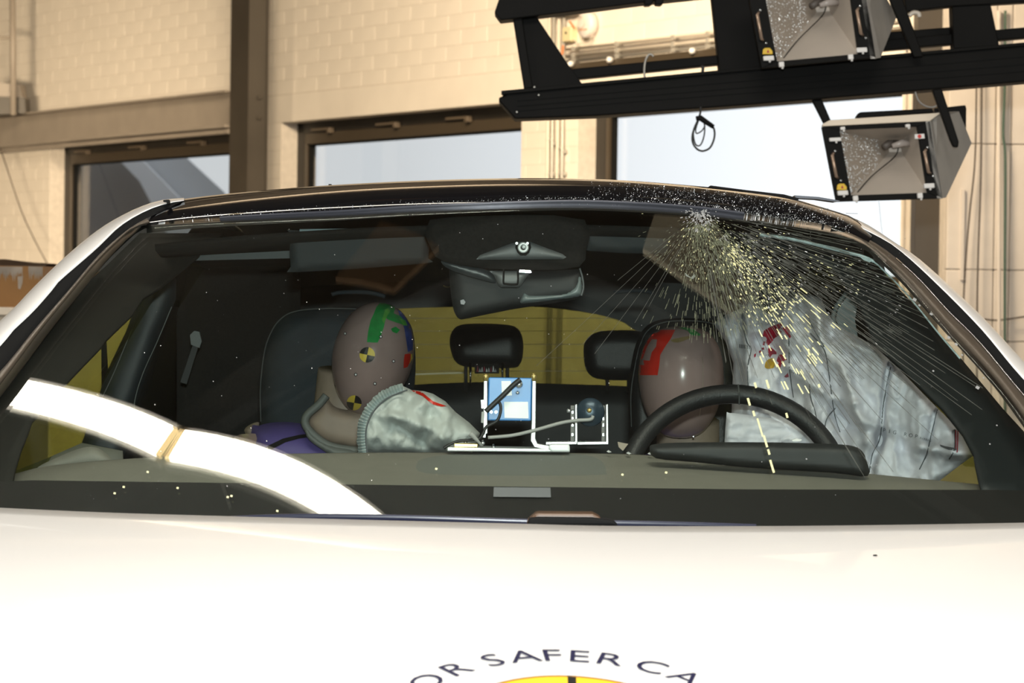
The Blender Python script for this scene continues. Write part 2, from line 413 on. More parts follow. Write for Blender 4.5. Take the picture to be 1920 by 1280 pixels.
def brick_mesh(L, H):
    key = (round(L, 3), round(H, 3))
    if key not in meshc:
        a, h, t, bv = L / 2 - J / 2, H / 2 - J / 2, 0.006, 0.001
        v = [WD * (x * a) + ZU * (z * h) + WN * (-t) for x, z in ((-1, -1), (1, -1), (1, 1), (-1, 1))] + [WD * (x * a) + ZU * (z * h) + WN * (-bv) for x, z in ((-1, -1), (1, -1), (1, 1), (-1, 1))] + [WD * (x * (a - bv)) + ZU * (z * (h - bv)) for x, z in ((-1, -1), (1, -1), (1, 1), (-1, 1))]
        f = [(8, 9, 10, 11)] + [(i, (i + 1) % 4, 4 + (i + 1) % 4, 4 + i) for i in range(4)] + [(4 + i, 4 + (i + 1) % 4, 8 + (i + 1) % 4, 8 + i) for i in range(4)]
        me = bpy.data.meshes.new('brick'); me.from_pydata([tuple(x) for x in v], [], f); me.materials.append(m_brick); me.update(); meshc[key] = (me, v, f)
    return meshc[key]
while zrow < CEIL:
    z0, z1 = zrow, zrow + PITCHZ
    if z0 > 0.05:
        s = s_end - 0.4 + (BL / 2 if k % 2 else 0) + random.uniform(-0.02, 0.02)
        while s < s_far:
            for a, b in brick_ok(s, s + BL, z0, z1):
                px, py, d = proj(wp((a + b) / 2, (z0 + z1) / 2))
                bricks.append((in_view(px, py), (b - a) / d, a, b, z0, z1))
            s += BL
    zrow += PITCHZ; k += 1
vis = sorted([b for b in bricks if b[0]], key=lambda b: -b[1]); nb = 300
print('bricks in view', len(vis), 'all', len(bricks))
for i, (iv, sz_, a, b, z0, z1) in enumerate(vis[:nb]):
    me, _, _ = brick_mesh(b - a, z1 - z0); o = bpy.data.objects.new('brick', me); C.objects.link(o); o.parent = wall
    o.location = wp((a + b) / 2, (z0 + z1) / 2, 0.0011 + random.uniform(-0.0003, 0.0003)) - WORG[wall]
for (iv, sz_, a, b, z0, z1) in vis[nb:] + [b for b in bricks if not b[0]]:
    me, v, f = brick_mesh(b - a, z1 - z0); c = wp((a + b) / 2, (z0 + z1) / 2, 0.0011 + random.uniform(-0.0003, 0.0003)); rest.add([x + c for x in v], f)
tag(rest.build('brick_courses', m_brick, wall), kind='stuff')
# windows
for i, (o, tz) in enumerate(zip(ops, tops)):
    a, b = o
    wnd = thing('window_%d' % (i + 1), wp((a + b) / 2, sill, -0.1), kind='structure')
    R = -0.10; fr = MB(); fw = 0.085
    for c, sz_ in ((((a + b) / 2, tz - 0.03), (b - a, 0.06)), (((a + b) / 2, sill + 0.03), (b - a, 0.06)), ((a + fw / 2, (sill + tz) / 2), (fw, tz - sill)), ((b - fw / 2, (sill + tz) / 2), (fw, tz - sill))):
        fr.box(wp(c[0], c[1], R - 0.03), (sz_[0], 0.06, sz_[1]), AXW)
    bevel(fr.build('window_frame', m_frame, wnd), 0.004)
    sa = MB(); a2, b2 = a + fw, b - fw; z2 = tz - 0.06
    for c, sz_ in ((((a2 + b2) / 2, z2 - 0.03), (b2 - a2, 0.06)), (((a2 + b2) / 2, sill + 0.09), (b2 - a2, 0.06)), ((a2 + 0.012, (sill + z2) / 2), (0.024, z2 - sill)), ((b2 - 0.012, (sill + z2) / 2), (0.024, z2 - sill))):
        sa.box(wp(c[0], c[1], R - 0.025), (sz_[0], 0.05, sz_[1]), AXW)
    bevel(sa.build('window_sash', m_frame2, wnd), 0.003)
    gs = MB(); gs.box(wp((a2 + b2) / 2, z2 - 0.066, R - 0.03), (b2 - a2 - 0.05, 0.03, 0.008), AXW); gs.box(wp(b2 - 0.030, (sill + z2) / 2, R - 0.03), (0.008, 0.03, z2 - sill - 0.1), AXW)
    gs.build('glazing_seal', m_rubber, wnd)
    pn = MB(); pn.box(wp((a2 + b2) / 2, (sill + z2) / 2, R - 0.04), (b2 - a2, 0.006, z2 - sill - 0.12), AXW); pn.build('pane', g_win, wnd)
    n = 3 if i < 2 else 4
    for q in range(n):
        s = b2 - 0.12 - q * (b2 - a2 - 0.3) / (n - 0.2)
        hg = MB(); hg.box(wp(s - 0.10, tz - 0.045, R + 0.016), (0.20, 0.024, 0.014), AXW); hg.box(wp(s - 0.215, tz - 0.055, R + 0.020), (0.03, 0.032, 0.03), AXW)
        bevel(hg.build('hinge_arm', m_hinge, wnd), 0.003)
# room shell
def slab(name, c, size, m, ax=None):
    b = MB(); b.box(c, size, ax); return tag(b.build(name, m), kind='structure')
slab('floor', (-2, 12, -0.05), (26, 50, 0.1), m_floor)
slab('ceiling', (-2, 12, CEIL + 0.05), (26, 50, 0.1), m_ceil)
slab('wall_left', (-12, 12, CEIL / 2), (0.2, 50, CEIL), m_lintel)
slab('wall_front', (-2, -8, CEIL / 2), (26, 0.2, CEIL), m_lintel)
# right wall of concrete panels, nearer than the window wall
DR = 10.8
wr = thing('wall_right', P(1900, 640, DR) * 1.0, kind='structure')
xl = P(1777, 300, DR).x; yl = P(1777, 300, DR).y
zj = [0.0] + [P(1850, y, DR).z for y in (640, 506, 270)] + [CEIL]
xj = [xl, P(1805, 400, DR).x + 0.12, P(1884, 400, DR).x + 0.02, 7.0]
bm_ = MB(); bm_.box(((xl + 7) / 2, yl + 0.2, CEIL / 2), (7 - xl, 0.28, CEIL)); bm_.build('wall_core', m_mortar, wr)
for a, b in zip(xj, xj[1:]):
    for z0, z1 in zip(zj, zj[1:]):
        pb = MB(); pb.box(((a + b) / 2, yl + 0.03, (z0 + z1) / 2), (b - a - 0.0025, 0.06, z1 - z0 - 0.0025)); bevel(pb.build('concrete_panel', m_conc, wr), 0.004)
cj = MB(); cj.box((P(1805, 400, DR).x, yl - 0.004, P(1805, 440, DR).z), (0.012, 0.012, 0.34)); cj.build('joint_bead', m_conc, wr)
slab('wall_return', (7.1, 6, CEIL / 2), (0.2, 30, CEIL), m_conc)
# ceiling beams
for i, y in enumerate((3.5, 6.4, 9.3, 12.2)):
    b = MB(); b.box((-2, y, CEIL - 0.02), (20, 0.10, 0.02)); b.box((-2, y, CEIL - 0.12), (20, 0.02, 0.20)); b.box((-2, y, CEIL - 0.23), (20, 0.16, 0.02))
    tag(b.build('trim_%d' % (i + 1), m_ceilb), kind='structure')

# steel column and beam against the wall
def wall_box(name, x0, x1, off0, off1, z0, z1, m, parent=None, ypx=200):
    s0, s1 = SZ(x0, ypx, off1)[0], SZ(x1, ypx, off1)[0]
    b = MB(); b.box(wp((s0 + s1) / 2, (z0 + z1) / 2, (off0 + off1) / 2), (abs(s1 - s0), abs(off1 - off0), z1 - z0), AXW); return b.build(name, m, parent)
s0, s1 = SZ(431, 200, 0.34)[0], SZ(465, 200, 0.34)[0]
col = thing('steel_column', wp((s0 + s1) / 2, 0, 0.28), 'tall brown steel column left of the middle window', 'column')
cb = MB(); cb.box(wp((s0 + s1) / 2, CEIL / 2, 0.335), (s0 - s1, 0.010, CEIL), AXW); cb.box(wp((s0 + s1) / 2, CEIL / 2, 0.225), (s0 - s1 + 0.01, 0.010, CEIL), AXW); cb.box(wp(s1 + 0.01, CEIL / 2, 0.28), (0.008, 0.112, CEIL), AXW); cb.box(wp(s0 - 0.01, CEIL / 2, 0.28), (0.008, 0.112, CEIL), AXW)
cb.build('column_shaft', m_steel, col)
for y in (184, 222):
    p = W(473, y, 0.28); b = MB(); b.lathe(wp(s1 - 0.001, p.z, 0.275), -WD, [(0, 0.012), (0.008, 0.012), (0.012, 0.008)], 6); b.build('bolt', m_steel, col)
so = 0.12
zt, zb_ = W(215, 196, so).z, W(215, 256, so).z
sA, sB = SZ(436, 200, so)[0], SZ(-260, 200, so)[0]
hb = thing('steel_beam', wp(sA, zb_, so), 'horizontal taupe steel beam running left from the brown column over the left window', 'beam')
b = MB(); b.box(wp((sA + sB) / 2, (zt + zb_) / 2, so - 0.03), (sB - sA, 0.010, zt - zb_), AXW); b.build('web', m_beam, hb)
b = MB(); b.box(wp((sA + sB) / 2, zt, so), (sB - sA, 0.10, 0.012), AXW); b.build('top_flange', m_beam, hb)
b = MB(); b.box(wp((sA + sB) / 2, zb_, so), (sB - sA, 0.10, 0.016), AXW); b.build('bottom_flange', m_beam, hb)
b = MB(); b.tube([wp(sA, zb_ - 0.03, so + 0.02), wp(sB, zb_ - 0.03, so + 0.02)], 0.014, 10); b.build('blind_tube', m_beam, hb)
# right column beside the third window, brown
rc = MB(); x0 = P(1717, 300, 11.0).x; x1 = P(1779, 300, 11.0).x
rc.box(((x0 + x1) / 2, 11.0, CEIL / 2), (x1 - x0, 0.012, CEIL)); rc.box((x0 + 0.006, 11.06, CEIL / 2), (0.012, 0.12, CEIL)); rc.box(((x0 + x1) / 2, 11.12, CEIL / 2), (x1 - x0, 0.012, CEIL))
tag(rc.build('steel_column', m_steel), 'wide brown steel column between third window and concrete panels', 'column')
# drain pipes left of it
for k, (a, b_, lab) in enumerate(((1692, 1700, 'thin cream pipe right beside the third window frame'), (1701, 1716, 'thick cream downpipe between third window and brown column'))):
    p0 = P((a + b_) / 2, 300, 11.3); r = (b_ - a) / 2 * 11.3 / F
    t = MB(); t.tube([(p0.x, p0.y, 0.02), (p0.x, p0.y, CEIL)], r, 14); tag(t.build('pipe', m_pipe, None, True), lab, 'pipe')
# exterior roofs seen through window 1
slab('ground', (-6, 40, -0.06), (40, 16, 0.1), m_floor)
nh = thing('neighbour_building', (P(230, 460, 40).x, P(230, 460, 40).y, 0), 'pale grey neighbouring building with a sloping roof seen through the left window', 'building')
MB().prism([(60, 240), (205, 285), (262, 335), (330, 400), (330, 734), (60, 734)], 40, 0.3).build('gable_wall', m_out, nh)
MB().prism([(195, 270), (235, 268), (345, 380), (430, 470), (330, 470), (262, 340)], 39.5, 0.2).build('roof_edge', m_outw, nh)
MB().prism([(235, 268), (300, 250), (420, 360), (480, 460), (430, 470), (345, 380)], 39.8, 0.2).build('roof', mat('neighbour_roof_pale', (0.50, 0.53, 0.56), 0.8), nh)

# wall fittings ------------------------------------------------------
for k, x in enumerate((1029, 1037, 1047, 1056)):
    p = W(x, 200, 0.02); s = (p - Q0).dot(WD)
    names = ['leftmost of the four thin vertical conduits beside the third window', 'second from left of four thin vertical conduits on brick', 'third from left of four thin vertical conduits on brick', 'rightmost of four thin vertical conduits on brick']
    t = thing('conduit', wp(s, 0.6, 0.02), names[k], 'conduit')
    b = MB(); b.tube([wp(s, 0.6, 0.022), wp(s, 3.25, 0.022)], 0.0085, 10); b.build('tube', m_galv if k % 2 else m_pipe, t, True)
    for z in (W(1040, 327, 0).z, W(1040, 30, 0).z, W(1040, 262, 0).z - 0.02 * k):
        b = MB(); b.box(wp(s, z, 0.012), (0.034, 0.024, 0.018), AXW); bevel(b.build('clamp', m_galv, t), 0.003)
for k, (yy, r) in enumerate(((97, 0.007), (105, 0.009), (113, 0.007))):
    a = SZ(1062, yy + 1, 0.03); z = a[1] + (0.012 if k == 0 else -0.005 if k == 2 else 0); s = a[0]
    t = thing('conduit', wp(s, z, 0.03), ('top of the three horizontal conduits over the third window', 'middle and thickest of three horizontal conduits over the third window', 'bottom of the three horizontal conduits over the third window')[k], 'conduit')
    b = MB(); b.tube([wp(s, z, 0.03), wp(SZ(1790, 50)[0], z, 0.03)], r, 10); b.build('tube', (m_pipe, m_pipe, m_galv)[k], t, True)
    for x in (1078, 1160, 1265, 1330):
        s2 = SZ(x, 100, 0.03)[0]; b = MB(); b.box(wp(s2, z, 0.03), (0.016, 0.034, r * 2.6), AXW); b.build('clamp', m_galv, t)
z = SZ(1090, 121, 0.05)[1]
t = thing('shade_rail', wp(SZ(1066, 120)[0], z, 0.05), 'brown rail with white knobs under the conduits over the third window', 'rail')
b = MB(); b.box(wp((SZ(1064, 120)[0] + SZ(1780, 80)[0]) / 2, z - 0.012, 0.042), (SZ(1064, 120)[0] - SZ(1780, 80)[0], 0.05, 0.040), AXW); bevel(b.build('rail_profile', m_frame2, t), 0.004)
for x in (1074, 1147, 1302, 1530, 1700):
    s2 = SZ(x, 110, 0.07)[0]; b = MB(); b.lathe(wp(s2, z + 0.004, 0.07), WN, [(0, 0.013), (0.02, 0.013), (0.026, 0.006)], 12); b.build('knob', m_clip, t, True)
# round device, junction box
p = W(1111, 48, 0.0); s = (p - Q0).dot(WD)
t = thing('wall_sounder', wp(s, p.z, 0.0), 'round cream white alarm sounder high on the brick wall', 'alarm')
b = MB(); b.lathe(wp(s, p.z, 0.005), WN, [(0, 0.060), (0.038, 0.061), (0.046, 0.055), (0.047, 0.02)], 36); b.build('housing', m_detect, t, True)
b = MB(); b.tube([wp(s + 0.02 * math.cos(q) * 1.3 + 0.012, p.z + 0.012 + 0.02 * math.sin(q) * 1.3, 0.056) for q in [i * math.pi / 10 for i in range(20)]], 0.0025, 6, True); b.build('dial_ring', m_pipe, t)
b = MB(); b.box(wp(s, p.z - 0.022, 0.053), (0.07, 0.006, 0.004), AXW); b.build('slot', mat('amber_slot', (0.7, 0.35, 0.18), 0.5), t)
p = W(1075, 65, 0.0); s = (p - Q0).dot(WD)
t = thing('junction_box', wp(s, p.z - 0.035, 0), 'small yellowed junction box left of the round sounder', 'box')
b = MB(); b.box(wp(s, p.z, 0.02), (0.075, 0.04, 0.07), AXW); bevel(b.build('box_body', m_jbox, t), 0.006)
b = MB(); b.lathe(wp(s, p.z + 0.006, 0.04), WN, [(0, 0.006), (0.004, 0.006)], 10); b.build('screw', m_frame, t)
b = MB(); b.tube([W(1076, 72, 0.03), W(1082, 82, 0.03), W(1100, 81, 0.03), W(1112, 68, 0.03)], 0.003, 6); tag(b.build('cable', m_pipe), 'thin cream cable between junction box and round sounder', 'cable')
for k, (a, c, lab) in enumerate((((1068, 40), (1076, 51), 'short orange cable tie above the junction box'), ((1056, 85), (1054, 102), 'short orange cable tie beside the vertical conduits'))):
    b = MB(); b.tube([W(*a, 0.035), W(*c, 0.035)], 0.005, 6); tag(b.build('cable_tie', mat('orange_plastic', (0.7, 0.2, 0.06), 0.5)), lab, 'cable tie')
b = MB(); b.box(W(1062, 25, 0.04), (0.16, 0.03, 0.016), AXW); tag(b.build('conduit_bracket', m_galv), 'small grey bracket at top of the vertical conduits', 'bracket')
# cables on the right concrete wall
def wallcable(name, pts, r, m, lab, c='cable'):
    b = MB(); b.tube([P(x, y, DR - 0.025) for x, y in cat(pts, 8)], r, 8); return tag(b.build(name, m, None, True), lab, c)
wallcable('cable', [(1833, 60), (1831, 160), (1828, 300), (1818, 400), (1810, 500), (1806, 600), (1806, 800)], 0.0032, m_wire, 'dark cable hanging on the concrete panels, left one of the pair')
wallcable('cable', [(1843, 60), (1841, 160), (1839, 330), (1834, 480), (1832, 600), (1832, 800)], 0.0032, m_wire, 'dark cable hanging on the concrete panels, right one of the pair')
wallcable('cable', [(1846, 598), (1872, 600), (1930, 592), (2000, 580)], 0.003, m_wire, 'dark cable running sideways across the concrete panels above the car pillar')
wallcable('pipe', [(1873, 20), (1873, 300), (1873, 800)], 0.008, m_conc, 'cream conduit on the concrete panels beside the green hose', 'pipe')
gp = wallcable('hose', [(1885, 20), (1884, 160), (1881, 250), (1885, 300), (1884, 500), (1884, 640), (1884, 800)], 0.005, m_gas, 'dark green hose running down the concrete panels at the right', 'hose')
# left corner fittings
t = thing('service_riser', P(24, 215, 18.6), 'grey steel riser pole with a rung at the far left', 'pole')
b = MB(); b.tube([P(25, 216, 18.6), P(23, -40, 18.6)], 0.020, 12); b.build('pole', m_beam, t, True)
b = MB(); b.tube([P(-30, 70, 18.6), P(23, 71, 18.6)], 0.010, 10); b.build('rung', m_beam, t, True)
t = thing('steel_cabinet_box', P(12, 216, 18.7), 'dark grey steel box on the wall beneath the riser pole', 'box')
b = MB(); b.prism([(-40, 153), (37, 158), (41, 182), (-40, 180)], 18.7, 0.2); b.build('box_top', m_beam, t)
b = MB(); b.prism([(-40, 181), (46, 182), (48, 212), (-40, 216)], 18.65, 0.2); b.build('box_body', m_steel, t)
b = MB(); b.tube([W(x, y, 0.20) for x, y in cat([(0, 276), (18, 330), (40, 395), (65, 450), (98, 512)], 8)], 0.0035, 6); tag(b.build('wire', m_wire), 'thin wire hanging slack across the wall at the far left', 'wire')

# cardboard box on a cabinet
DB = 8.6
cb = thing('steel_cabinet', P(-20, 900, DB) * 1.0, 'cream steel cabinet at far left under the cardboard box', 'cabinet')
pa, pb_ = P(-260, 572, DB), P(35, 574, DB)
b = MB(); b.box(((pa.x + pb_.x) / 2, pa.y + 0.3, (pa.z + 0.0) / 2), (pb_.x - pa.x, 0.56, pa.z - 0.006)); bevel(b.build('body', m_cab, cb), 0.004)
b = MB(); b.box(((pa.x + pb_.x) / 2, pa.y + 0.3, pa.z - 0.012), (pb_.x - pa.x + 0.01, 0.60, 0.024)); bevel(b.build('worktop', m_cream, cb), 0.003)
bx = thing('cardboard_box', P(-40, 571, DB + 0.1), 'brown cardboard box with torn paper labels on the cream cabinet', 'box')
pz = pa.z; pt = P(0, 498, DB + 0.05).z
xr = P(81, 540, DB + 0.05).x; y0 = P(0, 540, DB + 0.05).y; xL = xr - 0.42; dp = 0.36
b = MB()
for c, s_ in (((0.5 * (xr + xL), y0, (pz + pt) / 2), (xr - xL, 0.005, pt - pz)), ((0.5 * (xr + xL), y0 + dp, (pz + pt) / 2), (xr - xL, 0.005, pt - pz)), ((xr, y0 + dp / 2, (pz + pt) / 2), (0.005, dp, pt - pz)), ((xL, y0 + dp / 2, (pz + pt) / 2), (0.005, dp, pt - pz)), ((0.5 * (xr + xL), y0 + dp / 2, pz + 0.003), (xr - xL, dp, 0.005))): b.box(c, s_)
b.build('carton', m_box, bx)
b = MB(); b.add([(xL, y0, pt), (xr, y0, pt), (xr - 0.01, y0 + 0.12, pt + 0.008), (xL + 0.28, y0 + 0.13, pt + 0.021), (xL, y0 + 0.12, pt + 0.012)], [(0, 1, 2, 3, 4)]); solid(b.build('flap', m_boxi, bx), 0.004)
b = MB(); b.add([(xL, y0 + dp, pt), (xr, y0 + dp, pt), (xr, y0 + dp - 0.15, pt + 0.006), (xL, y0 + dp - 0.15, pt + 0.02)], [(0, 1, 2, 3)]); solid(b.build('flap', m_boxi, bx), 0.004)
def strip_label(x0, x1):
    pts = [(x0, 499), (x1, 500)]; x = x1; r = random.Random(int(x0))
    while x > x0:
        pts.append((x, 522 + r.uniform(-8, 6))); x -= 3.5; pts.append((x + 1.2, 510 + r.uniform(-3, 4)))
    return pts
for x0, x1 in ((-30, 42), (53, 80)):
    b = MB(); b.prism(strip_label(x0, x1), DB + 0.045, 0.001); b.build('paper_label', m_boxl, bx)
b = MB(); b.prism([(33, 518), (43, 517), (42, 530), (38, 542), (34, 541)], DB + 0.0445, 0.001); b.build('paper_label', m_boxl, bx)

# ================================================================== THE CAR
car = thing('car', (0.02, 4.6, 0.0), 'white crash-tested car with a shattered windscreen and panoramic black roof', 'car')
XC = 975
def halfw(y): return 680 + (y - 430) * 0.745
def wsd(x, y):
    t = (x - XC) / halfw(y); t2 = min(t * t, 1.3)
    return (2.226 + 0.252 * t2) / (0.528 + 0.032 * t2 - (540 - y) / F)
GL = cat([(-190, 1010), (-80, 825), (0, 720), (31, 680), (81, 613), (137, 545), (184, 489), (215, 458), (247, 430), (275, 421)], 5)
GR = cat([(2060, 1010), (1985, 880), (1901, 756), (1851, 694), (1782, 619), (1702, 528), (1652, 481), (1628, 456)], 5)
GT = cat([(275, 421), (350, 413), (480, 405), (640, 397), (800, 387), (1051, 378), (1200, 382), (1319, 391), (1431, 406), (1520, 418), (1574, 430), (1628, 456)], 6)
# windscreen grid: columns between left and right edge at each height
def edge_x(poly, y):
    for a, b in zip(poly, poly[1:]):
        if (a[1] - y) * (b[1] - y) <= 0 and a[1] != b[1]: return a[0] + (b[0] - a[0]) * (y - a[1]) / (b[1] - a[1])
    return poly[-1][0] if abs(poly[-1][1] - y) < abs(poly[0][1] - y) else poly[0][0]
NU, NV = 60, 26
gt = resample(GT, NU); left = resample([p for p in GL], NV); right = resample(GR, NV)
grid = []
for i in range(NV):
    v = i / (NV - 1); row = []
    (xl_, yl_), (xr_, yr_) = left[i], right[i]
    for j in range(NU):
        u = j / (NU - 1)
        bx_, by_ = -190 + 2250 * u, 1010
        tx, ty = gt[j]
        cx = (1 - v) * bx_ + v * tx; cy = (1 - v) * by_ + v * ty
        e0 = ((1 - v) * -190 + v * gt[0][0], (1 - v) * 1010 + v * gt[0][1]); e1 = ((1 - v) * 2060 + v * gt[-1][0], (1 - v) * 1010 + v * gt[-1][1])
        x = cx + (1 - u) * (xl_ - e0[0]) + u * (xr_ - e1[0]); y = cy + (1 - u) * (yl_ - e0[1]) + u * (yr_ - e1[1])
        row.append(P(x, y, wsd(x, y)))
    grid.append(row)
ws = loft('windscreen', grid, g_ws, car, True, flip=True); solid(ws, 0.004, 0)
def onws(x, y, off=0.004): return P(x, y, wsd(x, y) - off)
# ceramic bands behind the glass
low = [(x, y) for x, y in ((-185, 1008), (2055, 1008), (1990, 905))] + [(1850, 917), (1400, 917), (975, 911), (500, 905), (60, 898), (-60, 880)] + [(-110, 905)]
patch('lower_black_band', [(-180, 1006), (2050, 1006), (1990, 920), (1850, 918), (1400, 917), (975, 912), (500, 906), (60, 900), (-60, 905), (-120, 915)], lambda x, y: wsd(x, y) + 0.006, m_frit, car, 40)
def band(name, poly_out, off_in, side):
    n = 40; o = resample(poly_out, n); rows = [[], []]
    for x, y in o:
        rows[0].append(P(x, y, wsd(x, y) + 0.006)); rows[1].append(P(x + off_in[0], y + off_in[1], wsd(x + off_in[0], y + off_in[1]) + 0.006))
    return loft(name, rows, m_frit, car, True)
band('side_black_band', GL, (14, 3), -1); band('side_black_band', GR, (-12, 2), 1)
band('top_black_band', GT, (0, 16), 0)
# centre tag in the lower band
patch('identity_tag', [(926, 913), (1032, 914), (1033, 932), (925, 931)], lambda x, y: wsd(x, y) + 0.002, m_greyp, car, 30)
# pillars ----------------------------------------------------------------
def dedge(y): return 2.478 / (0.56 - (540 - y) / F)
NP = 36
def prow(pts, doff):
    return [P(x, y, dedge(y) + doff) for x, y in resample(cat(pts, 5), NP)]
Lw_out = [(-190, 790), (-100, 695), (0, 602), (28, 576), (61, 541), (122, 482), (187, 429), (240, 398), (281, 381), (310, 374), (345, 371)]
Lw_in = [(-190, 838), (-100, 745), (0, 649), (20, 624), (63, 583), (100, 541), (112, 526), (180, 467), (225, 424), (272, 396), (311, 382), (345, 376)]
Lk = [(-190, 900), (-100, 797), (0, 697), (62, 621), (125, 548), (187, 476), (240, 430), (262, 416), (276, 409)]
Lg = [(-190, 965), (-80, 825), (0, 721), (31, 680), (81, 613), (137, 545), (184, 489), (247, 429), (266, 423), (282, 418)]
Rw_out = [(2130, 885), (2020, 775), (1920, 678), (1845, 597), (1772, 528), (1717, 480), (1683, 458), (1621, 418), (1561, 396), (1520, 386)]
Rw_in = [(2130, 925), (2030, 820), (1920, 712), (1839, 616), (1752, 528), (1683, 466), (1636, 438), (1580, 412), (1536, 398), (1520, 394)]
Rk = [(2130, 970), (2030, 860), (1920, 741), (1839, 644), (1776, 581), (1730, 530), (1680, 484), (1640, 455), (1590, 430), (1560, 422)]
Rg = [(2130, 1010), (2020, 920), (1901, 757), (1851, 695), (1782, 620), (1702, 529), (1652, 482), (1628, 460), (1590, 440), (1560, 432)]
def mixp(a, b, t): 
    A = resample(cat(a, 5), NP); B = resample(cat(b, 5), NP); return [(p[0] * (1 - t) + q[0] * t, p[1] * (1 - t) + q[1] * t) for p, q in zip(A, B)]
def rowp(pp, doff): return [P(x, y, dedge(y) + doff) for x, y in pp]
for nm, wo_, wi_, kk_, gg_, fl in (('left', Lw_out, Lw_in, Lk, Lg, False), ('right', Rw_out, Rw_in, Rk, Rg, True)):
    rows = [rowp(mixp(wo_, wo_, 0), 2.2), rowp(mixp(wo_, wi_, -0.02), 0.14), rowp(mixp(wo_, wo_, 0), 0.075), rowp(mixp(wo_, wi_, 0.15), 0.048), rowp(mixp(wo_, wi_, 0.45), 0.024), rowp(mixp(wo_, wi_, 0.8), 0.01), rowp(mixp(wo_, wi_, 1.0), 0.008), rowp(mixp(wo_, wi_, 1.03), 0.03)]
    rows[0] = [p - V((0, 0, 0)) + V((0, 0, -0.0)) for p in rows[1]]
    loft('pillar_panel', rows[1:], m_white, car, True, flip=fl)
    rows = [rowp(mixp(wi_, kk_, t), o) for t, o in ((-0.05, 0.030), (0.12, 0.012), (0.5, 0.022), (0.9, 0.012), (1.0, 0.02))]
    loft('door_seal', rows, m_rubber, car, True, flip=fl)
    rows = [rowp(mixp(kk_, gg_, t), o) for t, o in ((-0.05, 0.012), (0.05, -0.012), (0.35, -0.020), (0.7, -0.018), (0.96, -0.008), (1.04, 0.012))]
    loft('pillar_trim', rows, m_trimg, car, True, flip=fl)
# bright piping on the right pillar trim
b = MB(); b.tube([P(x, y, dedge(y) - 0.017) for x, y in resample(cat(Rk, 5), NP)][:-6], 0.0011, 6); b.build('bright_strip', m_chrome, car, True)
# roof --------------------------------------------------------------------
crest = cat([(300, 380), (345, 373), (400, 366), (480, 358), (620, 347), (800, 338), (980, 334), (1150, 337), (1300, 348), (1400, 359), (1480, 371), (1560, 394), (1600, 408), (1640, 436)], 5)
N = 70; cr_ = resample(crest, N); g_ = resample(GT, N)
def rrow(t, dd, dy=0): return [P(a[0] * (1 - t) + c[0] * t, a[1] * (1 - t) + c[1] * t + dy, wsd(*a) + dd) for a, c in zip(g_, cr_)]
q0 = rrow(0.0, 0.004); q1 = rrow(0.16, 0.012, -1); q2 = rrow(0.5, 0.045, -2); q3 = rrow(0.85, 0.09, -1.5); r4 = rrow(1.0, 0.135)
r4b = [p + V((0, 0.12, -0.0005)) for p in r4]; r5 = [p + V((0, 1.0, -0.03)) for p in r4]; r6 = [p + V((0, 2.2, -0.11)) for p in r4]
loft('roof_panel', [q0, q1, q2, q3, r4, r4b, r5, r6], m_blackgl, car, True, flip=True)
# trim along the glass edge, reflection lines painted along the crest
def ribbon(name, row, m, dz0, dz1, out):
    a = [p + UP * dz0 - FW * out for p in row]; b_ = [p + UP * dz1 - FW * (out + 0.002) for p in row]; c = [p + UP * dz1 + FW * 0.01 for p in row]; e = [p + UP * dz0 + FW * 0.01 for p in row]
    return loft(name, [e, a, b_, c], m, car, True, flip=True)
seg = [onws(x, y, -0.002) for x, y in resample(GT, 80)][8:66]
ribbon('header_moulding', seg, m_alum, -0.0026, 0.0026, 0.006)
ribbon('crest_reflection', r4[6:62], mat('grey_crest_highlight', (0.13, 0.14, 0.18), 0.35), -0.0065, -0.0035, 0.008)
ribbon('crest_reflection', [p + UP * -0.0085 for p in r4[6:62]], mat('navy_crest_reflection', (0.01, 0.013, 0.04), 0.25), -0.004, 0.002, 0.004)
# raised roof rail end on the right, small antenna clips
b = MB(); b.prism([(1330, 347), (1400, 356), (1470, 364), (1500, 372), (1494, 377), (1475, 376), (1400, 366), (1330, 356)], lambda x, y: 4.92, 0.05); bevel(b.build('roof_rail', m_rubber, car), 0.004)
b = MB(); b.prism([(1490, 366), (1535, 369), (1575, 376), (1566, 378), (1530, 373), (1492, 371)], 5.0, 0.04); b.build('rail_strip', m_alum, car)
b = MB(); b.prism([(306, 375), (316, 374), (317, 381), (313, 383), (312, 378), (306, 378)], 4.66, 0.02); b.build('roof_clip', m_rubber, car)
b = MB(); b.prism([(616, 345), (621, 345), (621, 350), (616, 350)], 4.75, 0.02); b.build('roof_clip', m_rubber, car)
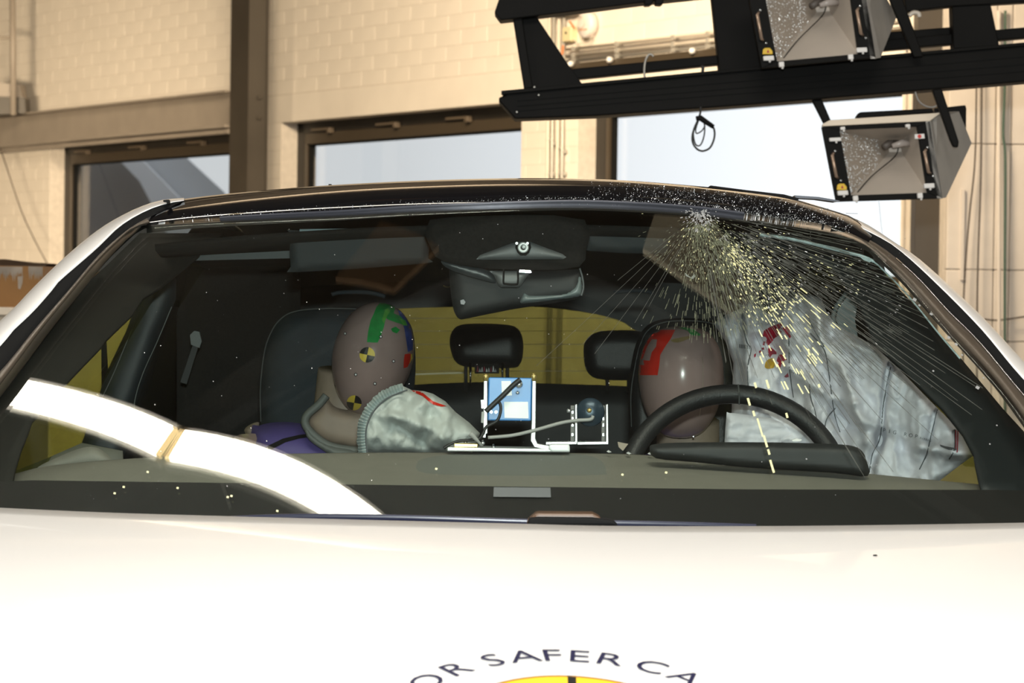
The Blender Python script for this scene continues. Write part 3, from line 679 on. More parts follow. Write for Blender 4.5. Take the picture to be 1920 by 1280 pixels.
# body sides, doors, tail, so the car is whole from a step aside
def side(sx):
    xo = 0.02 + sx * 0.90
    rows = []
    for z, x in ((1.055, 0.862), (1.0, 0.89), (0.85, 0.905), (0.55, 0.90), (0.30, 0.86)):
        rows.append([V((0.02 + sx * x, y, z)) for y in (3.75, 4.2, 4.9, 5.6, 6.3, 6.85)])
    loft('door_panel', rows, m_white, car, True, flip=sx > 0)
    rows = [[V((0.02 + sx * x, y, z + (0.0 if y < 6 else -0.02))) for y in ys] for z, x, ys in ((1.555, 0.565, (4.95, 5.3, 5.8, 6.4, 6.8)), (1.51, 0.60, (4.95, 5.3, 5.8, 6.4, 6.85)))]
    loft('roof_side', rows, m_white, car, True, flip=sx > 0)
    rows = []
    for z, x in ((1.095, 0.78), (1.0, 0.87), (0.8, 0.90), (0.6, 0.90)):
        rows.append([V((0.02 + sx * x, y, z - 0.02 * (3.75 - y))) for y in (2.1, 2.6, 3.1, 3.5, 3.76)])
    loft('fender', rows, m_white, car, True, flip=sx > 0)
    for y in (2.75, 6.0):
        b = MB(); c = V((0.02 + sx * 0.80, y, 0.33))
        b.lathe(c - V((0.11, 0, 0)), (1, 0, 0), [(0, 0.20), (0, 0.30), (0.02, 0.33), (0.20, 0.33), (0.22, 0.30), (0.22, 0.20)], 32); wh = b.build('wheel', m_rubber, car, True)
        b = MB(); b.lathe(c + V((sx * 0.085, 0, 0)), (sx, 0, 0), [(0, 0.20), (0.02, 0.20), (0.01, 0.05)], 24); b.build('rim', m_zinc, wh, True)
side(-1); side(1)
b = MB(); b.box((0.02, 4.6, 0.28), (1.5, 4.6, 0.05)); b.build('floor_pan', m_rubber, car)
# hood -------------------------------------------------------------------
edge_px = cat([(-400, 930), (-200, 941), (0, 951), (200, 960), (400, 966), (700, 974), (980, 981), (1150, 985), (1500, 985), (1920, 979), (2100, 973), (2300, 962)], 4)
def Yr(X): return 3.60 + 0.26 * (X / 0.8) ** 2
tab = []
for x, y in edge_px:
    X = 0
    for _ in range(6):
        p = P(x, y, Yr(X)); X = p.x
    tab.append((p.x, p.z))
def zr(X):
    for a, b in zip(tab, tab[1:]):
        if a[0] <= X <= b[0]: return a[1] + (b[1] - a[1]) * (X - a[0]) / (b[0] - a[0])
    return tab[0][1] if X < tab[0][0] else tab[-1][1]
def hz(X, Y):
    s = Yr(X) - Y; return zr(X) - 0.10 * s - 0.14 * s * s
HN = 48; rows = []
for s in (-0.0, 0.004, 0.05, 0.15, 0.3, 0.45, 0.6, 0.75, 0.9, 1.05, 1.2):
    row = []
    for i in range(HN):
        X = -0.86 + 1.76 * i / (HN - 1); z = zr(X) - 0.10 * s - 0.14 * s * s - (0.004 if s == 0 else 0)
        row.append(V((X, Yr(X) - s, z)))
    rows.append(row)
row0 = [p + V((0, 0.002, -0.03)) for p in rows[0]]
rows.append([p + V((0, -0.06, -0.12)) for p in rows[-1]]); rows.append([p + V((0, 0.0, -0.3)) for p in rows[-1]])
hood = loft('hood', [row0] + rows, m_white, car, True)
def onhood(X, Y, off=0.0006): return V((X, Y, hz(X, Y) + off))
def hood_hit(px, py):
    dr = P(px, py, 1) - CAM; a, b = 2.2, 3.6
    for _ in range(50):
        m_ = (a + b) / 2; p = CAM + dr * m_
        if p.z > hz(p.x, p.y): a = m_
        else: b = m_
    return CAM + dr * a
top = hood_hit(1072, 1268); RB = 0.131; cx_, cy_ = top.x, top.y - RB
bad = thing('badge', (cx_, cy_, hz(cx_, cy_)), None, None); bad.parent = car; bad.location = V((cx_, cy_, hz(cx_, cy_))) - WORG[car]
vs = [onhood(cx_, cy_)]; fs = []
NR, NA = 8, 64
for r in range(1, NR + 1):
    for a in range(NA): vs.append(onhood(cx_ + RB * r / NR * math.cos(2 * math.pi * a / NA), cy_ + RB * r / NR * math.sin(2 * math.pi * a / NA)))
for a in range(NA): fs.append((0, 1 + a, 1 + (a + 1) % NA))
for r in range(NR - 1):
    for a in range(NA): fs.append((1 + r * NA + a, 1 + (r + 1) * NA + a, 1 + (r + 1) * NA + (a + 1) % NA, 1 + r * NA + (a + 1) % NA))
mobj('yellow_disc', vs, fs, m_badgeY, bad, True)
for q in range(4):
    a = math.pi / 2 + q * math.pi / 2; w_ = 0.0045
    r_ = [(RB * t, w) for t in [i / 10 for i in range(11)] for w in (-w_, w_)]
    vs = [onhood(cx_ + math.cos(a) * t - math.sin(a) * w, cy_ + math.sin(a) * t + math.cos(a) * w, 0.0012) for t, w in r_]
    mobj('black_spoke', vs, [(2 * i, 2 * i + 1, 2 * i + 3, 2 * i + 2) for i in range(10)], m_mkK, bad)
vs = []; fs = []
for a in range(NA):
    for r in (RB, RB * 0.975): vs.append(onhood(cx_ + r * math.cos(2 * math.pi * a / NA), cy_ + r * math.sin(2 * math.pi * a / NA), 0.0012))
for a in range(NA): b_ = (a + 1) % NA; fs.append((2 * a, 2 * a + 1, 2 * b_ + 1, 2 * b_))
mobj('disc_border', vs, fs, mat('badge_border_amber', (0.35, 0.16, 0.03), 0.5), bad)
def glyph(ch, size):
    c = bpy.data.curves.new('g', 'FONT'); c.body = ch; c.size = size; c.align_x = 'CENTER'; c.resolution_u = 3
    o = bpy.data.objects.new('g', c); C.objects.link(o); dg = bpy.context.evaluated_depsgraph_get(); me = o.evaluated_get(dg).to_mesh()
    v = [tuple(x.co) for x in me.vertices]; f = [tuple(p.vertices) for p in me.polygons]
    o.evaluated_get(dg).to_mesh_clear(); bpy.data.objects.remove(o); bpy.data.curves.remove(c); return v, f
for ch, ang in (('F', -67), ('O', -54.5), ('R', -41.0), ('S', -26.6), ('A', -15.6), ('F', -6.4), ('E', 2.6), ('R', 12.8), ('C', 27.2), ('A', 40.4), ('R', 53.0), ('S', 66)):
    v, f = glyph(ch, 0.046); a = math.radians(ang); R_ = 0.186 - 0.016
    vs = []
    for x, y, _ in v:
        x *= 1.12; rr = R_ + y
        vs.append(onhood(cx_ + math.sin(a) * rr + math.cos(a) * x, cy_ + math.cos(a) * rr - math.sin(a) * x, 0.001))
    mobj('letter', vs, f, m_navy, bad)
p = hood_hit(1641, 1041); b = MB(); b.lathe(p, (0, 0, 1), [(0, 0.003), (0.001, 0.0022)], 8); b.build('tar_spot', m_rubber, car)
# cowl and wiper ------------------------------------------------------------
cow = [(430, 969), (560, 964), (760, 965), (985, 972), (1150, 975), (1300, 979), (1420, 984)]
rows = [[P(x, y + 18, 3.66) for x, y in cat(cow, 5)], [P(x, y + 1.5, 3.64) for x, y in cat(cow, 5)], [P(x, y, 3.66) for x, y in cat(cow, 5)], [P(x, y + 8, 3.76) for x, y in cat(cow, 5)]]
for r in rows:
    for i, p in enumerate(r): r[i] = p + V((0, 0.10 * (p.x / 0.5) ** 2 * 0.4, 0))
loft('cowl_panel', rows, mat('navy_cowl_plastic', (0.02, 0.022, 0.05), 0.3), car, True)
b = MB(); b.prism([(988, 975), (1004, 963), (1010, 961.5), (1112, 962.5), (1126, 969), (1132, 984), (988, 984)], 3.635, 0.06); bevel(b.build('wiper_pivot_cover', mat('bronze_plastic', (0.10, 0.055, 0.03), 0.35), car), 0.004)
b = MB(); b.prism([(992, 971), (1008, 969), (1110, 970), (1150, 975), (1160, 985), (988, 985)], 3.625, 0.04); bevel(b.build('washer_nozzle', m_rubber, car), 0.003)
# dashboard -----------------------------------------------------------------
far_ = cat([(-60, 905), (30, 885), (100, 869), (300, 853), (500, 848), (700, 845), (850, 845), (1100, 846), (1250, 852), (1500, 872), (1640, 886), (1760, 898), (1900, 912)], 5)
n_ = len(far_)
nr = resample([(-150, 960), (2010, 968)], n_)
fr_ = resample(far_, n_)
rows = []
for t in (0, 0.15, 0.35, 0.6, 0.85, 0.96, 1.0):
    row = []
    for (ax, ay), (bx_, by_) in zip(nr, fr_):
        x = ax + (bx_ - ax) * t; y = ay + (by_ - ay) * t
        d0 = wsd(ax, ay) + 0.02; d1 = 4.26 - 0.10 * ((bx_ - XC) / 1000) ** 2
        e = 2.0 * math.sin(math.pi * t)
        row.append(P(x, y - e * 0 + (3 if t == 1.0 else 0), d0 + (d1 - d0) * t))
    rows.append(row)
rows.append([p + V((0, 0.03, -0.08)) for p in rows[-1]]); rows.append([p + V((0, 0.02, -0.25)) for p in rows[-1]])
dash = loft('dashboard', rows, m_dash, car, True)
def ondash(x, y, off=0.001):
    return P(x, y, 5)
gr = decal('speaker_grille', cat([(782, 868), (800, 858), (850, 852), (960, 850), (1080, 851), (1125, 862), (1136, 884), (1120, 890), (960, 891), (800, 887)], 4, True), dash, mat('speaker_grille_grey', (0.165, 0.175, 0.16), 0.7, var=0.1, scale=300), car, 9, 0.0006)
pillow('door_top_bump', cat([(70, 880), (110, 856), (160, 838), (190, 843), (210, 868), (160, 880)], 4, True), 4.30, 0.02, 20, m_dash, car, 7)
# instrument hood
icl = [(1218, 840), (1230, 832), (1300, 829), (1450, 829), (1560, 832), (1600, 836), (1617, 846), (1624, 862), (1627, 892), (1560, 886), (1400, 876), (1300, 866), (1230, 859)]
pillow('instrument_hood', cat(icl, 3, True), 4.14, 0.03, 12, m_dark, car, 7)
# steering wheel --------------------------------------------------------------
swc = P(1377, 930, 4.50)
sw = thing('steering_wheel', swc); sw.parent = car; sw.location = swc - WORG[car]; WORG[sw] = swc
sw_ax = V((0, -math.cos(math.radians(24)), math.sin(math.radians(24))))
sx_ = V((1, 0, 0)); sy_ = sx_.cross(sw_ax); sy_ = -sy_ if sy_.z < 0 else sy_
ring = [swc + sx_ * (0.172 * math.cos(a)) + sy_ * (0.172 * math.sin(a)) for a in [i * 2 * math.pi / 72 for i in range(72)]]
b = MB(); b.tube(ring, 0.0155, 14, True); b.build('rim', m_seatb, sw, True)
b = MB(); b.tube([P(1384, 722 - 1, 4.49) , P(1386, 735, 4.475), P(1386, 758, 4.485)], 0.0012, 5); b.build('rim_seam', m_thread, sw)
b = MB(); b.lathe(swc - sw_ax * 0.02, sw_ax, [(0, 0.05), (0.02, 0.075), (0.05, 0.07), (0.06, 0.05)], 24); b.build('hub', m_dark, sw, True)
for a in (0.05, math.pi - 0.05, -math.pi / 2):
    b = MB(); e = swc + sx_ * (0.165 * math.cos(a)) + sy_ * (0.165 * math.sin(a)); b.tube([swc, (swc + e) / 2, e], [0.03, 0.02, 0.016], 10); b.build('spoke', m_dark, sw, True)
b = MB(); b.tube([swc - sw_ax * 0.02, swc - sw_ax * 0.02 + V((0, -0.22, -0.08))], 0.03, 12); b.build('column', m_dark, sw, True)
b = MB(); b.prism([(1484, 825), (1493, 822), (1504, 824), (1500, 827), (1487, 827)], 4.20, 0.01); b.build('gloss_button', m_clip, sw)

# cabin lining ------------------------------------------------------------------
lining = thing('cabin_lining', (0.02, 5.5, 0.4)); lining.parent = car; lining.location = V((0.02, 5.5, 0.4)) - WORG[car]; WORG[lining] = V((0.02, 5.5, 0.4))
# headliner
rows = []
for d, y, xl2, xr2 in ((4.62, 432, 290, 1600), (4.75, 446, 300, 1620), (5.2, 462, 360, 1560), (6.0, 500, 420, 1500), (6.72, 528, 470, 1460)):
    rows.append([P(xl2 + (xr2 - xl2) * i / 24, y - 12 + 0.00008 * (abs(xl2 + (xr2 - xl2) * i / 24 - XC)) ** 2, d) for i in range(25)])
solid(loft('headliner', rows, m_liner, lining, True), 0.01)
# tailgate with the rear window opening
def ring_plate(name, outer, inner, d, t, m, parent, flip=False):
    import bmesh
    bm = bmesh.new(); es = []
    for poly in (outer, inner):
        vs = [bm.verts.new(P(x, y, d)) for x, y in poly]
        for i in range(len(vs)): es.append(bm.edges.new((vs[i], vs[(i + 1) % len(vs)])))
    bmesh.ops.triangle_fill(bm, edges=es, use_beauty=True)
    bm.verts.index_update(); v = [x.co.copy() for x in bm.verts]; f = [tuple(q.index for q in g.verts) for g in bm.faces]; bm.free()
    return solid(mobj(name, v, f, m, parent), t, 0)
rw = cat([(640, 600), (700, 584), (780, 577), (980, 574), (1090, 584), (1160, 600), (1190, 618), (1235, 640), (1290, 700), (1295, 722), (980, 723), (640, 722)], 3, True)
tg = ring_plate('tailgate', [(440, 500), (1500, 500), (1600, 760), (1560, 1150), (380, 1150), (340, 760)], rw, 6.74, 0.04, m_dark, lining)
MB().prism(rw, 6.75, 0.004).build('rear_glass', g_rear, lining)
for y in (596, 620, 645, 670, 695):
    b = MB(); b.prism([(690, y), (1200, y), (1200, y + 0.8), (690, y + 0.8)], 6.735, 0.001); b.build('heater_wire', m_frame, lining)
b = MB(); b.prism([(777, 700), (870, 697), (870, 700), (777, 703)], 6.6, 0.01); b.build('parcel_cover_edge', m_jbox, lining)
# side linings behind the B pillars
def quadrow(name, a, b_, m=m_dark, n=8, t=0.01, parent=lining):
    rows = [[P(*[p[k] + (q[k] - p[k]) * i / n for k in range(3)]) for i in range(n + 1)] for p, q in zip(a, b_)]
    return solid(loft(name, rows, m, parent, True), t)
quadrow('rear_side_lining', [(330, 440, 5.2), (300, 560, 5.2), (230, 800, 5.2), (200, 1000, 5.2)], [(470, 500, 6.74), (440, 620, 6.74), (380, 800, 6.74), (380, 1000, 6.74)])
quadrow('rear_side_lining', [(1640, 470, 5.0), (1670, 600, 5.0), (1715, 800, 5.0), (1730, 1000, 5.0)], [(1480, 500, 6.74), (1500, 620, 6.74), (1570, 800, 6.74), (1580, 1000, 6.74)])
# left A pillar lining, window gap, B pillar
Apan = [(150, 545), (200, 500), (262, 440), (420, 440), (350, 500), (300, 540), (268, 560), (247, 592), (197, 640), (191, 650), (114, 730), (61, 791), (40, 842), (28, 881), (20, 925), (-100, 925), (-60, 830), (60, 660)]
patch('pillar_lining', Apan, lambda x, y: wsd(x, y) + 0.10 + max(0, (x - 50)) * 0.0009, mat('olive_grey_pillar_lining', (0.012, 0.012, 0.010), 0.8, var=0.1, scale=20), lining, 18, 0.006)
pillow('belt_pillar', cat([(262, 500), (320, 500), (330, 560), (300, 630), (262, 740), (240, 800), (228, 870), (145, 880), (154, 828), (183, 751), (195, 709), (223, 648), (247, 592)], 2, True), 5.05, 0.03, 30, mat('blue_grey_pillar_plastic', (0.018, 0.025, 0.030), 0.55), lining, 10)
b = MB(); b.tube([P(x, y, 5.01) for x, y in cat([(269, 568), (240, 635), (213, 700), (188, 752)], 5)], 0.0009, 5); b.build('glass_run_edge', m_greyp, lining)
b = MB(); b.tube([P(x, y, 4.98) for x, y in cat([(322, 575), (295, 640), (268, 700), (253, 750), (248, 800)], 5)], 0.0010, 5); b.build('lining_seam', m_greyp, lining)
b = MB(); b.prism([(190, 650), (197, 640), (200, 700), (197, 750), (190, 750)], 5.12, 0.02); b.build('window_guide', m_rubber, lining)
for sx9 in (-1, 1):          # side windows from the belt line up to the roof edge
    vs9 = [V((0.02 + sx9 * x, y, z)) for x, y, z in ((0.87, 3.97, 1.05), (0.58, 4.98, 1.53), (0.86, 6.5, 1.05), (0.58, 6.5, 1.53))]
    b = MB(); b.add(vs9 + [q + V((sx9 * 0.004, 0, 0)) for q in vs9], [(0, 1, 3, 2), (4, 6, 7, 5), (0, 4, 5, 1), (2, 3, 7, 6), (0, 2, 6, 4), (1, 5, 7, 3)]); b.build('side_glass', g_side, lining)
patch('door_lining', [(28, 883), (90, 858), (154, 830), (230, 845), (240, 1000), (-120, 1000), (-100, 905)], 4.95, m_dash, lining, 25, 0.01)
quadrow('seat_back_panel', [(330, 500, 5.5), (330, 950, 5.5)], [(560, 500, 5.6), (560, 950, 5.6)], m_liner)
# seat belt hanging at the B pillar
b = MB(); b.prism([(356, 628), (364, 620), (374, 622), (378, 640), (374, 652), (358, 646)], 5.3, 0.01); b.build('belt_guide', mat('grey_belt_guide', (0.10, 0.11, 0.11), 0.5), lining)
b = MB(); b.prism([(362, 645), (372, 648), (350, 720), (338, 716)], 5.31, 0.003); b.build('belt_webbing', m_dark, lining)
# right A pillar lining with the opening at its foot
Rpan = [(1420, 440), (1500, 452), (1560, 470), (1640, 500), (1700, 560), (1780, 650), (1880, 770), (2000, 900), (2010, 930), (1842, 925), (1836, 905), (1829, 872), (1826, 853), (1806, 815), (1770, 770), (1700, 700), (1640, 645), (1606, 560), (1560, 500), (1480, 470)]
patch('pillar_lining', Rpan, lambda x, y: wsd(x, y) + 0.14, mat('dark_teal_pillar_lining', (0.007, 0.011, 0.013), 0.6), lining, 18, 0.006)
# pale edge strips inside the glass, top right and down the pillar
b = MB(); b.tube([P(x, y, wsd(x, y) + 0.03) for x, y in cat([(1425, 440), (1480, 448), (1540, 461), (1590, 474), (1620, 482), (1640, 492), (1660, 510), (1690, 540), (1720, 575), (1760, 625), (1800, 672)], 6)], [0.0028] * 30 + [0.0014] * 31, 6); b.build('edge_strip', m_flap, lining, True)
b = MB(); b.prism([(1606, 476), (1634, 484), (1636, 488), (1631, 492), (1620, 488)], lambda x, y: wsd(x, y) + 0.03, 0.002); b.build('torn_edge', m_flap, lining)
# curved visor-like trim by the driver window
cres = cat([(1637, 512), (1612, 527), (1585, 552), (1568, 575), (1562, 598), (1570, 615), (1586, 629), (1610, 637)], 5)
b = MB(); b.tube([P(x, y, 4.72) for x, y in cres], [0.0038] * len(cres), 8); b.build('crescent_trim_rim', mat('grey_rim', (0.11, 0.14, 0.14), 0.5), lining, True)
MB().prism([(1606, 540), (1585, 560), (1571, 580), (1567, 600), (1575, 614), (1600, 632), (1608, 630), (1603, 600), (1607, 575)], 4.73, 0.003).build('crescent_trim_face', mat('crescent_trim_grey', (0.075, 0.10, 0.105), 0.3), lining)
# sun visors
for poly, lx in (([(545, 437), (560, 432), (798, 430), (805, 436), (803, 484), (792, 494), (560, 510), (545, 500)], (562, 431, 803)), ([(1098, 425), (1250, 427), (1256, 434), (1252, 468), (1225, 476), (1104, 470), (1097, 460)], (1100, 425, 1150))):
    pl = pillow('sun_visor', cat(poly, 2, True), 4.72, 0.010, 12, m_visor, lining, 9)
    b = MB(); b.tube([P(lx[0], lx[1] + 1, 4.705), P((lx[0] + lx[2]) / 2, lx[1], 4.70), P(lx[2], lx[1] + 1, 4.70)], 0.0026, 6); b.build('visor_edge', m_flap, pl, True)
b = MB(); b.prism([(300, 482), (540, 470), (700, 466), (700, 480), (540, 484), (300, 490)], 4.85, 0.02); b.build('roof_rail_lining', mat('blue_grey_rail', (0.05, 0.062, 0.068), 0.6), lining)
# camera console, sensor and rear-view mirror
pillow('console_cover', cat([(806, 412), (960, 402), (1096, 412), (1099, 466), (1086, 500), (1000, 506), (900, 502), (832, 490), (808, 466)], 2, True), 4.56, 0.01, 14, m_liner, lining, 10)
sc_ = pillow('sensor_cover', [(893, 486), (900, 478), (958, 456), (974, 453), (994, 453), (1002, 456), (1055, 476), (1062, 482), (1056, 486), (905, 487)], 4.535, 0.010, 12, m_greyp, lining, 4)
b = MB(); b.prism([(968, 454), (972, 456), (990, 456), (994, 454), (996, 464), (992, 474), (986, 479), (976, 479), (970, 473), (966, 464)], 4.519, 0.004); b.build('sensor_plate', m_rubber, lining)
b = MB(); c = P(981, 464, 4.516); b.tube([c + RT * 0.0062 * math.cos(a) + UP * 0.0062 * math.sin(a) for a in [i * math.pi / 12 for i in range(24)]], 0.0026, 8, True); b.build('sensor_ring', m_sensor, lining, True)
b = MB(); b.lathe(P(982, 463, 4.518), -FW, [(0, 0.003), (0.003, 0.003), (0.004, 0.001)], 12); b.build('sensor_lens', m_sensor, lining, True)
for x in (969, 989):
    b = MB(); b.lathe(P(x, 456, 4.516), -FW, [(0, 0.0022), (0.002, 0.0022)], 8); b.build('sensor_screw', m_sensor, lining)
mir = thing('rear_view_mirror', P(970, 545, 4.6)); mir.parent = car; mir.location = WORG[mir] - WORG[car]
mp = cat([(842, 500), (850, 492), (900, 505), (930, 507), (1010, 507), (1082, 504), (1088, 502), (1094, 520), (1096, 548), (1090, 558), (1040, 568), (960, 580), (880, 596), (862, 598), (852, 585), (846, 555)], 3, True)
pillow('mirror_body', mp, lambda x, y: 4.60 + (1000 - x) * 0.00008, 0.020, 26, m_dark, mir, 6)
pillow('mirror_shell', cat([(984, 546), (992, 553), (1030, 552), (1060, 548), (1078, 533), (1084, 516), (1090, 520), (1092, 545), (1084, 556), (1040, 562), (990, 568), (975, 566)], 3, True), 4.585, 0.012, 8, mat('mirror_shell_grey', (0.13, 0.16, 0.165), 0.4), mir, 4)
pillow('mirror_arm', cat([(828, 488), (860, 492), (915, 507), (930, 530), (900, 524), (860, 512), (835, 500)], 3, True), 4.575, 0.008, 8, mat('mirror_arm_dark', (0.035, 0.042, 0.046), 0.4), mir, 5)
bkt = pillow('mirror_bracket', [(918, 508), (998, 507), (990, 516), (978, 534), (972, 539), (940, 539), (934, 534), (926, 516)], 4.565, 0.016, 12, m_greyp, mir, 4)
b = MB(); b.tube([P(x, y, 4.549) for x, y in cat([(945, 505), (944, 528), (948, 532), (966, 533), (971, 529), (971, 505)], 4)], 0.0016, 6); b.build('bracket_groove', m_rubber, bkt)
b = MB(); b.prism([(975, 506), (994, 507), (996, 511), (974, 510)], 4.545, 0.004); b.build('chrome_clip', m_chrome, mir)
b = MB(); b.tube([P(x, y, 4.58) for x, y in cat([(1087, 503), (1092, 520), (1094, 538), (1090, 554)], 4)], 0.0014, 6); b.build('mirror_edge', m_greyp, mir)
b = MB(); b.prism([(863, 563), (869, 561), (873, 566), (870, 571), (864, 570)], 4.585, 0.002); b.build('mirror_button', mat('pale_button', (0.25, 0.26, 0.28), 0.5), mir)
# grab handles
for pts in ([(622, 552), (640, 548), (690, 548), (722, 556)], [(1150, 548), (1190, 545), (1218, 547), (1222, 552)]):
    b = MB(); b.tube([P(x, y, 5.6) for x, y in cat(pts, 4)], 0.004, 8); b.build('grab_handle', m_seat, lining, True)
b = MB(); b.tube([P(839 + 8 * math.cos(a), 533 + 5 * math.sin(a), 5.4) for a in [math.pi * 0.1 + i * math.pi / 14 for i in range(12)]], 0.0012, 6); b.build('roof_hook', m_brass, lining)
# torn paper scrap under the roof
b = MB(); b.prism([(1296, 520), (1302, 513), (1304, 518), (1299, 523), (1286, 517), (1284, 511), (1290, 516)], 4.95, 0.001); b.build('paper_scrap', m_clip, lining)

# seats ------------------------------------------------------------------------
def seat_part(name): 
    t = thing(name, P(960, 900, 5.3)); t.parent = car; t.location = WORG[t] - WORG[car]; return t
ps = seat_part('passenger_seat')
po = cat([(489, 800), (487, 740), (492, 680), (500, 640), (520, 602), (555, 584), (620, 579), (700, 580), (750, 590), (774, 620), (779, 700), (770, 790), (775, 900), (480, 900)], 4, True)
pillow('backrest', po, 5.16, 0.06, 45, m_seat, ps, 11)
b = MB(); b.tube([P(x, y, 5.135) for x, y in cat([(489, 790), (488, 730), (494, 670), (504, 632), (524, 600), (556, 583), (620, 578), (700, 580)], 5)], 0.0011, 5); b.build('seam', m_thread, ps)
ds = seat_part('driver_seat')
do = cat([(1180, 860), (1178, 760), (1181, 700), (1192, 645), (1210, 613), (1240, 599), (1290, 596), (1335, 602), (1362, 622), (1377, 660), (1383, 720), (1382, 800), (1378, 900), (1185, 920)], 4, True)
pillow('backrest', do, 5.14, 0.05, 26, m_seatb, ds, 8)
b = MB(); b.tube([P(x, y, 5.105) for x, y in cat([(1184, 800), (1183, 740), (1190, 690), (1200, 648), (1216, 618), (1245, 604), (1290, 601), (1335, 606), (1356, 622)], 5)], 0.0009, 5); b.build('seam', m_thread, ds)
for sd, x0 in ((ps, 560), (ds, 1290)):
    c = P(x0, 900, 4.85); b = MB(); b.box((c.x, c.y, 0.62), (0.50, 0.50, 0.16)); bevel(b.build('seat_cushion', m_seat, sd), 0.04, 3)
rs = seat_part('rear_seat')
pillow('bench_backrest', cat([(560, 760), (620, 735), (760, 722), (900, 716), (1000, 718), (1180, 724), (1300, 735), (1400, 770), (1400, 1000), (560, 1000)], 3, True), 6.3, 0.06, 30, m_dark, rs, 22)
for poly in ([(846, 660), (843, 635), (852, 615), (875, 607), (930, 607), (965, 612), (979, 630), (981, 660), (974, 684), (955, 690), (880, 688), (856, 680)], [(1094, 665), (1097, 640), (1115, 624), (1150, 619), (1200, 621), (1235, 640), (1240, 690), (1225, 710), (1170, 713), (1120, 710), (1100, 695)]):
    h = pillow('headrest', cat(poly, 3, True), 6.15, 0.05, 26, m_seatb, rs, 7)
    xs = sum(p[0] for p in poly) / len(poly)
    for q in ((-20, 20) if xs > 1000 else (-38, 40)):
        b = MB(); b.tube([P(xs + q, 680, 6.16), P(xs + q, 735, 6.17)], 0.004, 8); b.build('headrest_post', m_dark, h, True)
for x, y1 in ((882, 722), (942, 714)):
    b = MB(); b.tube([P(x, 680, 6.05), P(x, y1, 6.05)], [0.0032, 0.0018], 8); b.build('bright_post', m_chrome, rs, True)
lb = MB(); lb.prism([(890, 682), (936, 682), (936, 700), (890, 700)], 6.06, 0.003); lb = lb.build('headrest_label', m_rubber, rs)
for i in range(9):
    x = 894 + i * 4.2; b = MB()
    b.prism([(x, 697), (x + 1.5, 685 + (i * 5) % 7), (x + 3.2, 697), (x + 2.6, 697), (x + 1.5, 690 + (i * 5) % 5), (x + 0.7, 697)], 6.058, 0.001); b.build('label_mark', m_dotW if i % 3 else m_redp, lb)

# airbags ----------------------------------------------------------------------
def fold(x, y, ax, ay, bx2, by2, wd):        # soft ridge along a line
    dx, dy = bx2 - ax, by2 - ay; L = math.hypot(dx, dy); t = ((x - ax) * dx + (y - ay) * dy) / (L * L)
    e = max(0, -t, t - 1) * L; q = ((x - ax) * dy - (y - ay) * dx) / L
    return math.exp(-(q / wd) ** 2 - (e / (wd * 2)) ** 2)
FOLDS = [(1400, 570, 1405, 760, 7, -0.010), (1444, 592, 1470, 720, 8, 0.008), (1520, 555, 1560, 700, 9, -0.012), (1545, 690, 1590, 860, 7, 0.012), (1560, 640, 1580, 780, 10, 0.014), (1480, 690, 1560, 745, 9, -0.014), (1565, 660, 1620, 800, 9, -0.015), (1600, 800, 1645, 815, 8, 0.010),
         (1665, 680, 1650, 830, 5, 0.012), (1650, 830, 1630, 880, 5, 0.010), (1755, 765, 1735, 850, 5, 0.009), (1740, 840, 1800, 850, 8, -0.014), (1600, 645, 1680, 665, 10, -0.010), (1690, 710, 1700, 870, 14, 0.008), (1520, 760, 1545, 860, 6, -0.010), (1420, 640, 1460, 660, 8, 0.008), (1360, 610, 1375, 700, 5, -0.006)]
def relief(x, y):
    v = 0
    for a in FOLDS: v += a[5] * 3.4 * fold(x, y, *a[:4], a[4] * 1.5)
    n = noise.noise(V((x * 0.022, y * 0.018, 3.3))) * 0.026 + abs(noise.noise(V((x * 0.05, y * 0.035, 1.3)))) * 0.022 + noise.noise(V((x * 0.11, y * 0.08, 9.0))) * 0.004
    return v + n
cbag_d = lambda x, y: 4.86 - (x - 1340) * 0.00085
bag_poly = [(1338, 606), (1362, 590), (1388, 578), (1384, 570), (1396, 572), (1400, 562), (1408, 561), (1424, 575), (1444, 593), (1452, 578), (1470, 564), (1495, 554), (1520, 552), (1540, 560), (1550, 585), (1565, 605), (1590, 621), (1616, 635), (1640, 650), (1662, 668), (1700, 706), (1745, 752), (1785, 792), (1810, 822), (1822, 842), (1826, 853), (1808, 866), (1784, 884), (1766, 898), (1740, 915), (1600, 915), (1400, 900), (1370, 870), (1372, 760), (1375, 680), (1360, 640)]
bag = pillow('curtain_airbag', bag_poly, cbag_d, 0.045, 22, m_bag, car, 4.2, relief)
bagK = mat('bag_seam_dark', (0.10, 0.11, 0.12), 0.7)
def bagline(name, pts, r, m, tgt, parent):
    bv = WV[tgt][2] if len(WV[tgt]) > 2 else BVHTree.FromPolygons(*WV[tgt][:2]); WV[tgt] = (WV[tgt][0], WV[tgt][1], bv); out = []
    for x, y in cat(pts, 6):
        dr = (P(x, y, 1) - CAM).normalized(); h = bv.ray_cast(CAM, dr)
        if h[0] is not None: out.append(h[0] - dr * r * 0.3)
    if len(out) > 2: b = MB(); b.tube(out, r, 5); return b.build(name, m, parent, True)
